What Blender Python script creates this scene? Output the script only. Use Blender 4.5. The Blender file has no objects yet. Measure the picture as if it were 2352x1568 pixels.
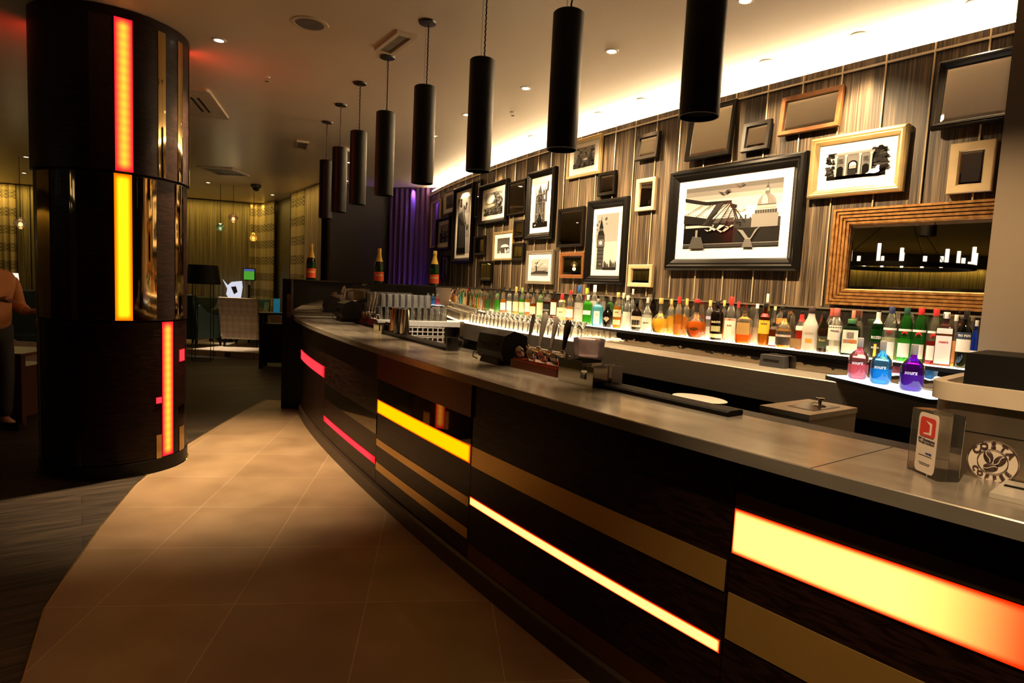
import bpy, math, random
import numpy as np
from mathutils import Matrix, Vector
random.seed(7)
PI = math.pi
sc = bpy.context.scene
COL = sc.collection
# ------------------------------------------------------------------ camera
EYE = 1.55; FP = 1400.0; CX, CY = 1176.0, 784.0
_p = math.atan(125 / FP); _r = math.atan(.048)
_f = np.array([0, math.cos(_p), -math.sin(_p)]); _x = np.array([1., 0, 0]); _u = np.cross(_x, _f)
_xr = math.cos(_r) * _x + math.sin(_r) * _u; _ur = -math.sin(_r) * _x + math.cos(_r) * _u
RC = np.stack([_xr, _ur, _f])
cd = bpy.data.cameras.new('camera'); cam = bpy.data.objects.new('camera', cd); COL.objects.link(cam)
cam.matrix_world = Matrix(((_xr[0], _ur[0], -_f[0], 0), (_xr[1], _ur[1], -_f[1], 0), (_xr[2], _ur[2], -_f[2], EYE), (0, 0, 0, 1)))
cd.sensor_width = 36; cd.lens = FP / 2352 * 36; cd.clip_start = .02; cd.clip_end = 100
sc.camera = cam
# ------------------------------------------------------------------ world, exposure
wd = bpy.data.worlds.new('night'); sc.world = wd; wd.use_nodes = True
wd.node_tree.nodes['Background'].inputs[0].default_value = (1, .7, .45, 1)
wd.node_tree.nodes['Background'].inputs[1].default_value = .004
sc.view_settings.view_transform = 'Standard'; sc.view_settings.look = 'None'
sc.view_settings.gamma = 1; sc.view_settings.use_curve_mapping = False
sc.view_settings.exposure = 0.0
sc.cycles.max_bounces = 10; sc.cycles.transparent_max_bounces = 40; sc.cycles.caustics_reflective = False
sc.cycles.caustics_refractive = False; sc.cycles.sample_clamp_indirect = 8; sc.cycles.use_denoising = True
sc.cycles.diffuse_bounces = 4; sc.cycles.glossy_bounces = 6
WARM = (1, .70, .38)
def spot(name, x, y, z, w, deg, tgt=None, col=WARM, blend=1.0, r=.03):
    l = bpy.data.lights.new(name, 'SPOT'); l.energy = w; l.color = col; l.spot_size = math.radians(deg); l.spot_blend = blend; l.shadow_soft_size = r
    o = bpy.data.objects.new(name, l); COL.objects.link(o); o.location = (x, y, z)
    d = Vector((0, 0, -1)) if tgt is None else Vector(tgt) - Vector((x, y, z))
    o.rotation_euler = d.to_track_quat('-Z', 'Y').to_euler(); return o
def area(name, x, y, z, w, sx, sy, tgt, col=WARM):
    l = bpy.data.lights.new(name, 'AREA'); l.shape = 'RECTANGLE'; l.size = sx; l.size_y = sy; l.energy = w; l.color = col
    o = bpy.data.objects.new(name, l); COL.objects.link(o); o.location = (x, y, z)
    o.rotation_euler = (Vector(tgt) - Vector((x, y, z))).to_track_quat('-Z', 'Y').to_euler(); return o
ZC = 3.34           # ceiling height
ZW = 3.23           # top of the papered wall (light trough above it)
# ------------------------------------------------------------------ measuring helpers: pixel on a known plane -> place
def ray(px, py): return RC.T @ np.array([(px - CX) / FP, -(py - CY) / FP, 1.0])
def onz(px, py, z):
    d = ray(px, py); return np.array([0, 0, EYE]) + (z - EYE) / d[2] * d
def atd(px, py, D):
    d = ray(px, py); return np.array([0, 0, EYE]) + D / d[1] * d
EP = [0.001, -0.019, 0.137, -1.122, 2.357]   # plan of the counter edge, x as a function of y
_E = np.array([onz(*p, 1.10)[:2] for p in [(673,719),(699,739),(747,761),(803,777),(849,792),(910,810),(958,827),(1022,846),(1117,874),(1173,892),(1360,940),(1654,1018),(1807,1060),(2352,1201)]])
EP = np.polyfit(_E[:, 1], _E[:, 0], 4)
_W = np.array([onz(*p, 3.24)[:2] for p in [(990,440),(1100,393),(1280,325),(1407,290),(1500,262),(1678,216),(1752,196),(1833,175),(1923,150),(2027,123),(2141,95),(2280,58),(2330,45)]])
WP = np.polyfit(_W[:, 1], _W[:, 0], 3)
def off(P, y, o):   # point of curve P at y moved by o to the staff side (E) / behind; negative o = towards the guests
    d = np.polyval(np.polyder(P), y); n = math.hypot(d, 1)
    return np.array([np.polyval(P, y) + o / n, y - o * d / n])
def nrm(P, y):
    d = np.polyval(np.polyder(P), y); n = math.hypot(d, 1); return np.array([1 / n, -d / n])
_ys = np.linspace(.3, 14, 2800)
def hit(P, px, py, o=0.):    # where the sight line meets the upright sheet standing on curve P moved by o -> (point, y parameter)
    d = ray(px, py)
    ds = np.polyval(np.polyder(P), _ys); n = np.hypot(ds, 1)
    X = np.polyval(P, _ys) + o / n; Y = _ys - o * ds / n
    g = X * d[1] - Y * d[0]; k = np.where(np.sign(g[:-1]) != np.sign(g[1:]))[0]
    k = k[0] if len(k) else int(np.argmin(np.abs(g[:2250]))); a = 0. if g[k] * g[k + 1] > 0 else g[k] / (g[k] - g[k + 1]); x = X[k] + a * (X[k + 1] - X[k]); y = Y[k] + a * (Y[k + 1] - Y[k])
    t = y / d[1]; return np.array([x, y, EYE + t * d[2]]), _ys[k] + a * (_ys[1] - _ys[0])
# ------------------------------------------------------------------ mesh builder
class MB:
    def __init__(s): s.v = []; s.f = []; s.m = []; s.uv = []; s.cur = 0
    def quad(s, *i, uv=None):
        s.f.append(tuple(i)); s.m.append(s.cur); s.uv.append(uv)
    def add(s, pts): b = len(s.v); s.v += [tuple(map(float, p)) for p in pts]; return b
    def poly(s, pts, uv=None): b = s.add(pts); s.quad(*range(b, b + len(pts)), uv=uv)
    def box(s, c, d, rz=0, rx=0, bev=0):
        hx, hy, hz = d[0] / 2, d[1] / 2, d[2] / 2
        if bev:
            q = min(bev, hx * .9, hy * .9)
            s.prism(rrect(2 * hx, 2 * hy, q, 3), c[2] - hz, c[2] + hz, c[0], c[1], rz); return
        R = Matrix.Rotation(rz, 3, 'Z') @ Matrix.Rotation(rx, 3, 'X')
        b = s.add([tuple(R @ Vector((x, y, z)) + Vector(c)) for z in (-hz, hz) for x, y in ((-hx, -hy), (hx, -hy), (hx, hy), (-hx, hy))])
        for q in ((3, 2, 1, 0), (4, 5, 6, 7), (0, 1, 5, 4), (1, 2, 6, 5), (2, 3, 7, 6), (3, 0, 4, 7)): s.quad(*[b + k for k in q])
    def prism(s, poly, z0, z1, cx=0, cy=0, rz=0, top=1.0):
        c, q = math.cos(rz), math.sin(rz)
        P = [(cx + c * x - q * y, cy + q * x + c * y) for x, y in poly]; n = len(P)
        T = [(cx + top * (x - cx), cy + top * (y - cy)) for x, y in P]
        b = s.add([(x, y, z0) for x, y in P] + [(x, y, z1) for x, y in T])
        for i in range(n): s.quad(b + i, b + (i + 1) % n, b + n + (i + 1) % n, b + n + i)
        s.quad(*[b + i for i in range(n - 1, -1, -1)]); s.quad(*[b + n + i for i in range(n)])
    def lathe(s, prof, cx=0, cy=0, cz=0, seg=20, a0=0, a1=2 * PI, mats=None, sx=1, sy=1, cap=True):
        full = abs(a1 - a0 - 2 * PI) < 1e-6; n = seg if full else seg + 1
        rings = []
        for r, z in prof:
            rings.append(s.add([(cx + sx * r * math.cos(a0 + (a1 - a0) * i / seg), cy + sy * r * math.sin(a0 + (a1 - a0) * i / seg), cz + z) for i in range(n)]))
        for k in range(len(prof) - 1):
            if mats: s.cur = mats[k]
            for i in range(seg):
                j = (i + 1) % n; A, B = rings[k], rings[k + 1]
                s.quad(A + i, A + j, B + j, B + i, uv=((i / seg, k), ((i + 1) / seg, k), ((i + 1) / seg, k + 1), (i / seg, k + 1)))
        if full and cap:
            if prof[0][0] > 1e-4: s.cur = mats[0] if mats else s.cur; s.quad(*[rings[0] + i for i in range(n - 1, -1, -1)])
            if prof[-1][0] > 1e-4: s.cur = mats[-1] if mats else s.cur; s.quad(*[rings[-1] + i for i in range(n)])
    def tube(s, pts, r, seg=8, close=False):
        P = [Vector(p) for p in pts]; n = len(P); rs = r if isinstance(r, (list, tuple)) else [r] * n
        rings = []; up = None
        for i, p in enumerate(P):
            t = (P[(i + 1) % n] - P[i - 1]) if close else (P[min(i + 1, n - 1)] - P[max(i - 1, 0)])
            t.normalize()
            if up is None: up = Vector((0, 0, 1)) if abs(t.z) < .9 else Vector((1, 0, 0))
            a = t.cross(up); a.normalize(); b = a.cross(t); up = b
            rings.append(s.add([tuple(p + rs[i] * (math.cos(2 * PI * k / seg) * a + math.sin(2 * PI * k / seg) * b)) for k in range(seg)]))
        for i in range(n if close else n - 1):
            A, B = rings[i], rings[(i + 1) % n]
            for k in range(seg): s.quad(A + k, A + (k + 1) % seg, B + (k + 1) % seg, B + k)
        if not close: s.quad(*[rings[0] + k for k in range(seg - 1, -1, -1)]); s.quad(*[rings[-1] + k for k in range(seg)])
    def sweep(s, P, ys, sec, ends=True, udir=0):   # closed section [(offset, z)] swept along plan curve P over ys; uv = (arc, section length)
        rings = []; n = len(sec); arc = [0.]; last = None
        for y in ys:
            pts = [(*off(P, y, o), z) for o, z in sec]; rings.append(s.add(pts))
            if last is not None: arc.append(arc[-1] + math.hypot(pts[0][0] - last[0], pts[0][1] - last[1]))
            last = pts[0]
        L = [0.]
        for k in range(n): L.append(L[-1] + math.hypot(sec[(k + 1) % n][0] - sec[k][0], sec[(k + 1) % n][1] - sec[k][1]))
        for i in range(len(ys) - 1):
            for k in range(n):
                j = (k + 1) % n; A, B = rings[i], rings[i + 1]
                s.quad(A + k, A + j, B + j, B + k, uv=((arc[i], L[k]), (arc[i], L[k + 1]), (arc[i + 1], L[k + 1]), (arc[i + 1], L[k])))
        if ends: s.quad(*[rings[0] + k for k in range(n - 1, -1, -1)]); s.quad(*[rings[-1] + k for k in range(n)])
    def sheet(s, grid):  # grid rows of (pt, uv)
        b = [s.add([p for p, _ in row]) for row in grid]
        for i in range(len(grid) - 1):
            for k in range(len(grid[0]) - 1):
                s.quad(b[i] + k, b[i] + k + 1, b[i + 1] + k + 1, b[i + 1] + k, uv=(grid[i][k][1], grid[i][k + 1][1], grid[i + 1][k + 1][1], grid[i + 1][k][1]))
    def build(s, name, mats, parent=None, smooth=None, weld=False):
        me = bpy.data.meshes.new(name); me.from_pydata(s.v, [], s.f)
        for m in (mats if isinstance(mats, (list, tuple)) else [mats]): me.materials.append(m)
        me.polygons.foreach_set('material_index', [min(k, len(me.materials) - 1) for k in s.m])
        if any(u is not None for u in s.uv):
            ul = me.uv_layers.new(name='uv'); k = 0
            for f, u in zip(s.f, s.uv):
                for q in range(len(f)):
                    if u is not None: ul.data[k].uv = u[q]
                    k += 1
        me.validate(); me.update()
        import bmesh
        bm = bmesh.new(); bm.from_mesh(me)
        bmesh.ops.recalc_face_normals(bm, faces=bm.faces); bm.to_mesh(me); bm.free()
        if smooth:
            me.polygons.foreach_set('use_smooth', [True] * len(me.polygons))
            try: me.set_sharp_from_angle(angle=math.radians(smooth if smooth is not True else 40))
            except Exception: pass
        o = bpy.data.objects.new(name, me); COL.objects.link(o)
        if parent is not None: o.parent = parent
        return o
def rrect(w, h, r, n=4):
    P = []
    for cx, cy, a in ((w / 2 - r, h / 2 - r, 0), (-w / 2 + r, h / 2 - r, 90), (-w / 2 + r, -h / 2 + r, 180), (w / 2 - r, -h / 2 + r, 270)):
        for i in range(n + 1):
            t = math.radians(a + 90 * i / n); P.append((cx + r * math.cos(t), cy + r * math.sin(t)))
    return P
def tag(o, label, cat, group=None, kind=None):
    if label: o['label'] = label
    if cat: o['category'] = cat
    if group: o['group'] = group
    if kind: o['kind'] = kind
    return o
def thing(name, label, cat, loc=(0, 0, 0), rz=0, group=None):
    o = bpy.data.objects.new(name, None); o.empty_display_size = .05; COL.objects.link(o)
    o.location = tuple(map(float, loc)); o.rotation_euler = (0, 0, rz); return tag(o, label, cat, group)
def struct(o, label=None):
    o['kind'] = 'structure'
    if label: o['label'] = label
    return o
def dup(root, loc, rz, label=None, group=None):
    r = root.copy(); COL.objects.link(r); r.location = tuple(map(float, loc)); r.rotation_euler = (0, 0, rz)
    if label: r['label'] = label
    if group: r['group'] = group
    for ch in list(root.children):
        c = ch.copy(); COL.objects.link(c); c.parent = r
        for g in ch.children:
            d = g.copy(); COL.objects.link(d); d.parent = c
    return r
ORD = 'first second third fourth fifth sixth seventh eighth ninth tenth eleventh twelfth thirteenth fourteenth fifteenth sixteenth seventeenth eighteenth nineteenth twentieth twenty-first twenty-second twenty-third twenty-fourth twenty-fifth twenty-sixth twenty-seventh twenty-eighth twenty-ninth thirtieth thirty-first thirty-second thirty-third thirty-fourth'.split()
def lettering(name, txt, size, mat, parent, loc=(0, 0, 0), rot=(PI / 2, 0, 0), depth=.0004, align='CENTER', fit=None, bend=None):
    cu = bpy.data.curves.new(name, 'FONT'); cu.body = txt; cu.size = size; cu.align_x = align; cu.align_y = 'CENTER'; cu.resolution_u = 2; cu.extrude = depth; cu.offset = size * .025
    t = bpy.data.objects.new(name, cu); COL.objects.link(t); bpy.context.view_layer.update()
    me = bpy.data.meshes.new_from_object(t.evaluated_get(bpy.context.evaluated_depsgraph_get()))
    bpy.data.objects.remove(t); me.materials.clear(); me.materials.append(mat)
    if fit and len(me.vertices):
        w = max(v.co.x for v in me.vertices) - min(v.co.x for v in me.vertices); q = fit / w
        for v in me.vertices: v.co.x *= q
    if bend:    # wrap round a bottle of radius bend: local x -> angle about the upright axis, text up -> z
        for v in me.vertices:
            a = v.co.x / bend; x, y, z = v.co; v.co = ((bend + z) * math.sin(a), -(bend + z) * math.cos(a), y)
        rot = (0, 0, 0)
    o = bpy.data.objects.new(name, me); COL.objects.link(o); o.parent = parent; o.location = loc; o.rotation_euler = rot
    return o
# ------------------------------------------------------------------ materials
def _mat(name):
    m = bpy.data.materials.new(name); m.use_nodes = True; nt = m.node_tree
    return m, nt, nt.nodes['Principled BSDF'], nt.nodes['Material Output']
def c4(c): return (c[0], c[1], c[2], 1)
def N(nt, t, **k):
    n = nt.nodes.new(t)
    for a, v in k.items():
        if a.startswith('i_'): n.inputs[a[2:].replace('_', ' ')].default_value = v
        else: setattr(n, a, v)
    return n
def M(name, col, rough=.5, metal=0, spec=.5, emit=None, es=0, var=.12, vs=12, bump=0, bs=40, coat=0, alpha=None, stretch=None, tint=None):
    m, nt, b, o = _mat(name); L = nt.links.new
    b.inputs['Roughness'].default_value = rough; b.inputs['Metallic'].default_value = metal; b.inputs['Specular IOR Level'].default_value = spec
    if coat: b.inputs['Coat Weight'].default_value = coat; b.inputs['Coat Roughness'].default_value = .03
    if emit is not None: b.inputs['Emission Color'].default_value = c4(emit); b.inputs['Emission Strength'].default_value = es
    if var or bump:
        tc = N(nt, 'ShaderNodeTexCoord'); mp = N(nt, 'ShaderNodeMapping'); L(tc.outputs['Object'], mp.inputs[0])
        mp.inputs['Scale'].default_value = stretch or (1, 1, 1)
        nz = N(nt, 'ShaderNodeTexNoise'); nz.inputs['Scale'].default_value = vs; nz.inputs['Detail'].default_value = 4; L(mp.outputs[0], nz.inputs[0])
        cr = N(nt, 'ShaderNodeValToRGB'); e = cr.color_ramp.elements
        e[0].position = .3; e[1].position = .7
        e[0].color = c4([x * (1 - var) for x in col]); e[1].color = c4([min(1, x * (1 + var)) for x in (tint or col)])
        L(nz.outputs[0], cr.inputs[0]); L(cr.outputs[0], b.inputs['Base Color'])
        if bump:
            n2 = N(nt, 'ShaderNodeTexNoise'); n2.inputs['Scale'].default_value = bs; L(mp.outputs[0], n2.inputs[0])
            bp = N(nt, 'ShaderNodeBump'); bp.inputs['Strength'].default_value = bump; bp.inputs['Distance'].default_value = .01
            L(n2.outputs[0], bp.inputs['Height']); L(bp.outputs[0], b.inputs['Normal'])
    else: b.inputs['Base Color'].default_value = c4(col)
    return m
def EM(name, col, s):
    m, nt, b, o = _mat(name); nt.nodes.remove(b); e = N(nt, 'ShaderNodeEmission'); e.inputs[0].default_value = c4(col); e.inputs[1].default_value = s
    nt.links.new(e.outputs[0], o.inputs[0]); return m
def GLASS(name, col, body=.4, rough=.03, ior=1.45):   # coloured see-through glass with liquid: transparent + translucent under a fresnel gloss
    m, nt, b, o = _mat(name); nt.nodes.remove(b); L = nt.links.new
    t = N(nt, 'ShaderNodeBsdfTransparent'); t.inputs[0].default_value = c4(col)
    s = N(nt, 'ShaderNodeBsdfTranslucent'); s.inputs[0].default_value = c4(col)
    d = N(nt, 'ShaderNodeBsdfDiffuse'); d.inputs[0].default_value = c4(col)
    x0 = N(nt, 'ShaderNodeMixShader'); x0.inputs[0].default_value = .35; L(s.outputs[0], x0.inputs[1]); L(d.outputs[0], x0.inputs[2])
    x = N(nt, 'ShaderNodeMixShader'); x.inputs[0].default_value = body; L(t.outputs[0], x.inputs[1]); L(x0.outputs[0], x.inputs[2])
    g = N(nt, 'ShaderNodeBsdfGlossy'); g.inputs['Roughness'].default_value = rough
    fr = N(nt, 'ShaderNodeFresnel'); fr.inputs[0].default_value = ior
    y = N(nt, 'ShaderNodeMixShader'); L(fr.outputs[0], y.inputs[0]); L(x.outputs[0], y.inputs[1]); L(g.outputs[0], y.inputs[2])
    L(y.outputs[0], o.inputs[0]); return m
_mc = {}
def P(col, rough=.5, metal=0, spec=.5):
    k = (tuple(round(x, 3) for x in col), rough, metal, spec)
    if k not in _mc: _mc[k] = M('finish', col, rough, metal, spec, var=.06)
    return _mc[k]
def GC(col, body=.4):
    k = ('g', tuple(round(x, 3) for x in col), body)
    if k not in _mc: _mc[k] = GLASS('bottle_glass', col, body)
    return _mc[k]
def wood(name, c0, c1, rough=.35, sc_=(1, 14, 14), uv=False, coat=.3, spec=.5):
    m, nt, b, o = _mat(name); L = nt.links.new
    tc = N(nt, 'ShaderNodeTexCoord'); mp = N(nt, 'ShaderNodeMapping'); mp.inputs['Scale'].default_value = sc_; L(tc.outputs['UV' if uv else 'Object'], mp.inputs[0])
    nz = N(nt, 'ShaderNodeTexNoise'); nz.inputs['Scale'].default_value = 1.6; nz.inputs['Detail'].default_value = 2; L(mp.outputs[0], nz.inputs[0])
    ml = N(nt, 'ShaderNodeMath', operation='MULTIPLY'); ml.inputs[1].default_value = 26; L(nz.outputs[0], ml.inputs[0])
    sn = N(nt, 'ShaderNodeMath', operation='SINE'); L(ml.outputs[0], sn.inputs[0])
    cr = N(nt, 'ShaderNodeValToRGB'); cr.color_ramp.elements[0].position = .0; cr.color_ramp.elements[0].color = c4(c0); cr.color_ramp.elements[1].position = 1; cr.color_ramp.elements[1].color = c4(c1)
    mr = N(nt, 'ShaderNodeMapRange'); mr.inputs[1].default_value = -1; L(sn.outputs[0], mr.inputs[0]); L(mr.outputs[0], cr.inputs[0]); L(cr.outputs[0], b.inputs['Base Color'])
    b.inputs['Roughness'].default_value = rough; b.inputs['Coat Weight'].default_value = coat; b.inputs['Coat Roughness'].default_value = .08; b.inputs['Specular IOR Level'].default_value = spec
    bp = N(nt, 'ShaderNodeBump'); bp.inputs['Strength'].default_value = .08; bp.inputs['Distance'].default_value = .003; L(mr.outputs[0], bp.inputs['Height']); L(bp.outputs[0], b.inputs['Normal'])
    return m
def lightbox(name, edge, core, s, du=.12, dv=.12, dots=0, asp=1.0):  # diffuser lit from inside by LEDs: uv 0..1; hot core, deeper tone at the rim
    m, nt, b, o = _mat(name); nt.nodes.remove(b); L = nt.links.new
    tc = N(nt, 'ShaderNodeTexCoord'); sp = N(nt, 'ShaderNodeSeparateXYZ'); L(tc.outputs['UV'], sp.inputs[0])
    def rim(sock, w):
        a = N(nt, 'ShaderNodeMath', operation='PINGPONG'); a.inputs[1].default_value = .5; L(sock, a.inputs[0])
        q = N(nt, 'ShaderNodeMapRange', interpolation_type='SMOOTHSTEP'); q.inputs[2].default_value = w; L(a.outputs[0], q.inputs[0]); return q.outputs[0]
    if isinstance(du, tuple):
        q0 = N(nt, 'ShaderNodeMapRange', interpolation_type='SMOOTHSTEP'); q0.inputs[2].default_value = du[0]; L(sp.outputs[0], q0.inputs[0])
        q1 = N(nt, 'ShaderNodeMapRange', interpolation_type='SMOOTHSTEP'); q1.inputs[1].default_value = 1 + du[1] * .15; q1.inputs[2].default_value = 1 - du[1]; L(sp.outputs[0], q1.inputs[0])
        qm = N(nt, 'ShaderNodeMath', operation='MULTIPLY'); L(q0.outputs[0], qm.inputs[0]); L(q1.outputs[0], qm.inputs[1]); ru = qm.outputs[0]
    else: ru = rim(sp.outputs[0], du)
    mu = N(nt, 'ShaderNodeMath', operation='MULTIPLY'); L(ru, mu.inputs[0]); L(rim(sp.outputs[1], dv), mu.inputs[1])
    f = mu.outputs[0]
    if dots:
        w = N(nt, 'ShaderNodeMath', operation='MULTIPLY'); w.inputs[1].default_value = dots * 2 * PI; L(sp.outputs[1], w.inputs[0])
        cs = N(nt, 'ShaderNodeMath', operation='COSINE'); L(w.outputs[0], cs.inputs[0])
        mr = N(nt, 'ShaderNodeMapRange'); mr.inputs[1].default_value = -1; mr.inputs[3].default_value = .82; L(cs.outputs[0], mr.inputs[0])
        k = N(nt, 'ShaderNodeMath', operation='MULTIPLY'); L(f, k.inputs[0]); L(mr.outputs[0], k.inputs[1]); f = k.outputs[0]
    cr = N(nt, 'ShaderNodeValToRGB'); e = cr.color_ramp.elements; e[0].color = c4(edge); e[1].color = c4(core); L(f, cr.inputs[0])
    em = N(nt, 'ShaderNodeEmission'); em.inputs[1].default_value = s; L(cr.outputs[0], em.inputs[0]); L(em.outputs[0], o.inputs[0]); return m
# ================================================================== main room lights
COVE = (1, .73, .42)
def ys_(a, b, n): return list(np.linspace(a, b, n))
# ------------------------------------------------------------------ shared materials
def wallpaper():
    m, nt, b, o = _mat('striped_wallpaper'); L = nt.links.new
    tc = N(nt, 'ShaderNodeTexCoord'); mp = N(nt, 'ShaderNodeMapping'); mp.inputs['Scale'].default_value = (1, .02, 1); L(tc.outputs['UV'], mp.inputs[0])
    a = N(nt, 'ShaderNodeTexNoise'); a.inputs['Scale'].default_value = 75; a.inputs['Detail'].default_value = 3; L(mp.outputs[0], a.inputs[0])
    c = N(nt, 'ShaderNodeTexNoise'); c.inputs['Scale'].default_value = 7; c.inputs['Detail'].default_value = 2; L(mp.outputs[0], c.inputs[0])
    mx = N(nt, 'ShaderNodeMix', data_type='FLOAT'); mx.inputs[0].default_value = .38; L(a.outputs[0], mx.inputs[2]); L(c.outputs[0], mx.inputs[3])
    cr = N(nt, 'ShaderNodeValToRGB'); e = cr.color_ramp.elements
    e[0].position = .40; e[0].color = (.013, .0085, .005, 1); e[1].position = .68; e[1].color = (.21, .15, .09, 1)
    n = e.new(.50); n.color = (.055, .037, .021, 1)
    L(mx.outputs[0], cr.inputs[0]); L(cr.outputs[0], b.inputs['Base Color'])
    b.inputs['Roughness'].default_value = .5; b.inputs['Specular IOR Level'].default_value = .4
    bp = N(nt, 'ShaderNodeBump'); bp.inputs['Strength'].default_value = .25; bp.inputs['Distance'].default_value = .004; L(mx.outputs[0], bp.inputs['Height']); L(bp.outputs[0], b.inputs['Normal'])
    return m
WALLPAPER = wallpaper()
def ceiling_mat():
    m, nt, b, o = _mat('satin_plaster'); L = nt.links.new
    tc = N(nt, 'ShaderNodeTexCoord'); mp = N(nt, 'ShaderNodeMapping'); mp.inputs['Rotation'].default_value = (0, 0, -.95); mp.inputs['Scale'].default_value = (1, .45, 1); L(tc.outputs['Object'], mp.inputs[0])
    nz = N(nt, 'ShaderNodeTexNoise'); nz.inputs['Scale'].default_value = 1.7; nz.inputs['Detail'].default_value = 3; L(mp.outputs[0], nz.inputs[0])
    cr = N(nt, 'ShaderNodeValToRGB'); cr.color_ramp.elements[0].color = (.72, .59, .44, 1); cr.color_ramp.elements[1].color = (.80, .67, .51, 1); L(nz.outputs[0], cr.inputs[0]); L(cr.outputs[0], b.inputs['Base Color'])
    b.inputs['Roughness'].default_value = .36; b.inputs['Specular IOR Level'].default_value = .35
    bp = N(nt, 'ShaderNodeBump'); bp.inputs['Strength'].default_value = .5; bp.inputs['Distance'].default_value = .012; L(nz.outputs[0], bp.inputs['Height']); L(bp.outputs[0], b.inputs['Normal'])
    return m
def floor_tiles():
    m, nt, b, o = _mat('stone_tiles'); L = nt.links.new
    tc = N(nt, 'ShaderNodeTexCoord'); vr = N(nt, 'ShaderNodeVectorRotate', rotation_type='Z_AXIS'); vr.inputs['Angle'].default_value = -math.atan(.127); L(tc.outputs['Object'], vr.inputs[0])
    mp = N(nt, 'ShaderNodeMapping'); mp.inputs['Location'].default_value = (.283 + .606 * 40, -2.874 + .63 * 40, 0); L(vr.outputs[0], mp.inputs[0])
    br = N(nt, 'ShaderNodeTexBrick'); br.offset = 0; br.squash = 1; br.inputs['Scale'].default_value = 1; br.inputs['Brick Width'].default_value = .606; br.inputs['Row Height'].default_value = .63
    br.inputs['Mortar Size'].default_value = .0022; br.inputs['Color1'].default_value = (.30, .215, .135, 1); br.inputs['Color2'].default_value = (.26, .18, .112, 1); br.inputs['Mortar'].default_value = (.46, .36, .25, 1)
    L(mp.outputs[0], br.inputs[0])
    nz = N(nt, 'ShaderNodeTexNoise'); nz.inputs['Scale'].default_value = 2.3; nz.inputs['Detail'].default_value = 7; L(tc.outputs['Object'], nz.inputs[0])
    cr = N(nt, 'ShaderNodeValToRGB'); cr.color_ramp.elements[0].position = .3; cr.color_ramp.elements[0].color = (.72, .66, .6, 1); cr.color_ramp.elements[1].position = .7; cr.color_ramp.elements[1].color = (1.1, 1.05, 1, 1); L(nz.outputs[0], cr.inputs[0])
    mu = N(nt, 'ShaderNodeMix', data_type='RGBA', blend_type='MULTIPLY'); mu.inputs[0].default_value = 1; L(br.outputs[0], mu.inputs[6]); L(cr.outputs[0], mu.inputs[7]); L(mu.outputs[2], b.inputs['Base Color'])
    rr = N(nt, 'ShaderNodeMapRange'); rr.inputs[3].default_value = .32; rr.inputs[4].default_value = .5; L(nz.outputs[0], rr.inputs[0]); L(rr.outputs[0], b.inputs['Roughness']); b.inputs['Specular IOR Level'].default_value = .35
    return m
def plank_floor():
    m, nt, b, o = _mat('dark_planks'); L = nt.links.new
    tc = N(nt, 'ShaderNodeTexCoord'); vr = N(nt, 'ShaderNodeVectorRotate', rotation_type='Z_AXIS'); vr.inputs['Angle'].default_value = -.62; L(tc.outputs['Object'], vr.inputs[0])
    br = N(nt, 'ShaderNodeTexBrick'); br.offset = .37; br.inputs['Scale'].default_value = 1; br.inputs['Brick Width'].default_value = 1.3; br.inputs['Row Height'].default_value = .19; br.inputs['Mortar Size'].default_value = .002
    br.inputs['Color1'].default_value = (.050, .037, .027, 1); br.inputs['Color2'].default_value = (.022, .016, .012, 1); br.inputs['Mortar'].default_value = (.01, .008, .007, 1); L(vr.outputs[0], br.inputs[0])
    mp = N(nt, 'ShaderNodeMapping'); mp.inputs['Scale'].default_value = (1.2, 16, 1); L(vr.outputs[0], mp.inputs[0])
    nz = N(nt, 'ShaderNodeTexNoise'); nz.inputs['Scale'].default_value = 2.2; nz.inputs['Detail'].default_value = 6; L(mp.outputs[0], nz.inputs[0])
    cr = N(nt, 'ShaderNodeValToRGB'); cr.color_ramp.elements[0].position = .35; cr.color_ramp.elements[0].color = (.4, .4, .4, 1); cr.color_ramp.elements[1].position = .68; cr.color_ramp.elements[1].color = (1.6, 1.5, 1.4, 1); L(nz.outputs[0], cr.inputs[0])
    mu = N(nt, 'ShaderNodeMix', data_type='RGBA', blend_type='MULTIPLY'); mu.inputs[0].default_value = 1; L(br.outputs[0], mu.inputs[6]); L(cr.outputs[0], mu.inputs[7]); L(mu.outputs[2], b.inputs['Base Color'])
    b.inputs['Roughness'].default_value = .55; b.inputs['Specular IOR Level'].default_value = .25; return m
WENGE = wood('dark_stained_oak', (.006, .0022, .0016), (.017, .0065, .0042), .36, (3.2, 3.2, 22), coat=.03, spec=.15)
BRONZE = M('bronze_mirror', (.42, .29, .12), .05, 1, var=.03)
BLACKGLOSS = M('black_gloss', (.004, .003, .003), .12, 0, .5, var=0)
DARKMIRROR = M('smoked_mirror', (.40, .36, .30), .02, .96, var=.02, bump=.05, bs=5)
MIRROR = M('mirror_silver', (.82, .78, .70), .01, 1, var=0)
STEEL = M('brushed_steel', (.56, .50, .42), .34, .9, var=.08, vs=6, bump=.06, bs=60, stretch=(1, 1, 12))
CHROME = M('chrome', (.78, .74, .68), .07, 1, var=0)
BLACK = M('black_matt', (.005, .0045, .004), .6, spec=.15, var=.1)
BLACKSAT = M('black_satin', (.004, .0035, .0035), .4, spec=.2, var=.1)
CREAM = M('cream_paint', (.62, .52, .38), .5, var=.05)
WHITE = M('white_enamel', (.80, .76, .68), .35, var=.03)
BRASS = M('brushed_brass', (.72, .54, .26), .3, 1, var=.05)
GOLDFR = M('gold_leaf', (.55, .40, .17), .32, .85, var=.15, vs=30, bump=.15, bs=60)
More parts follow.
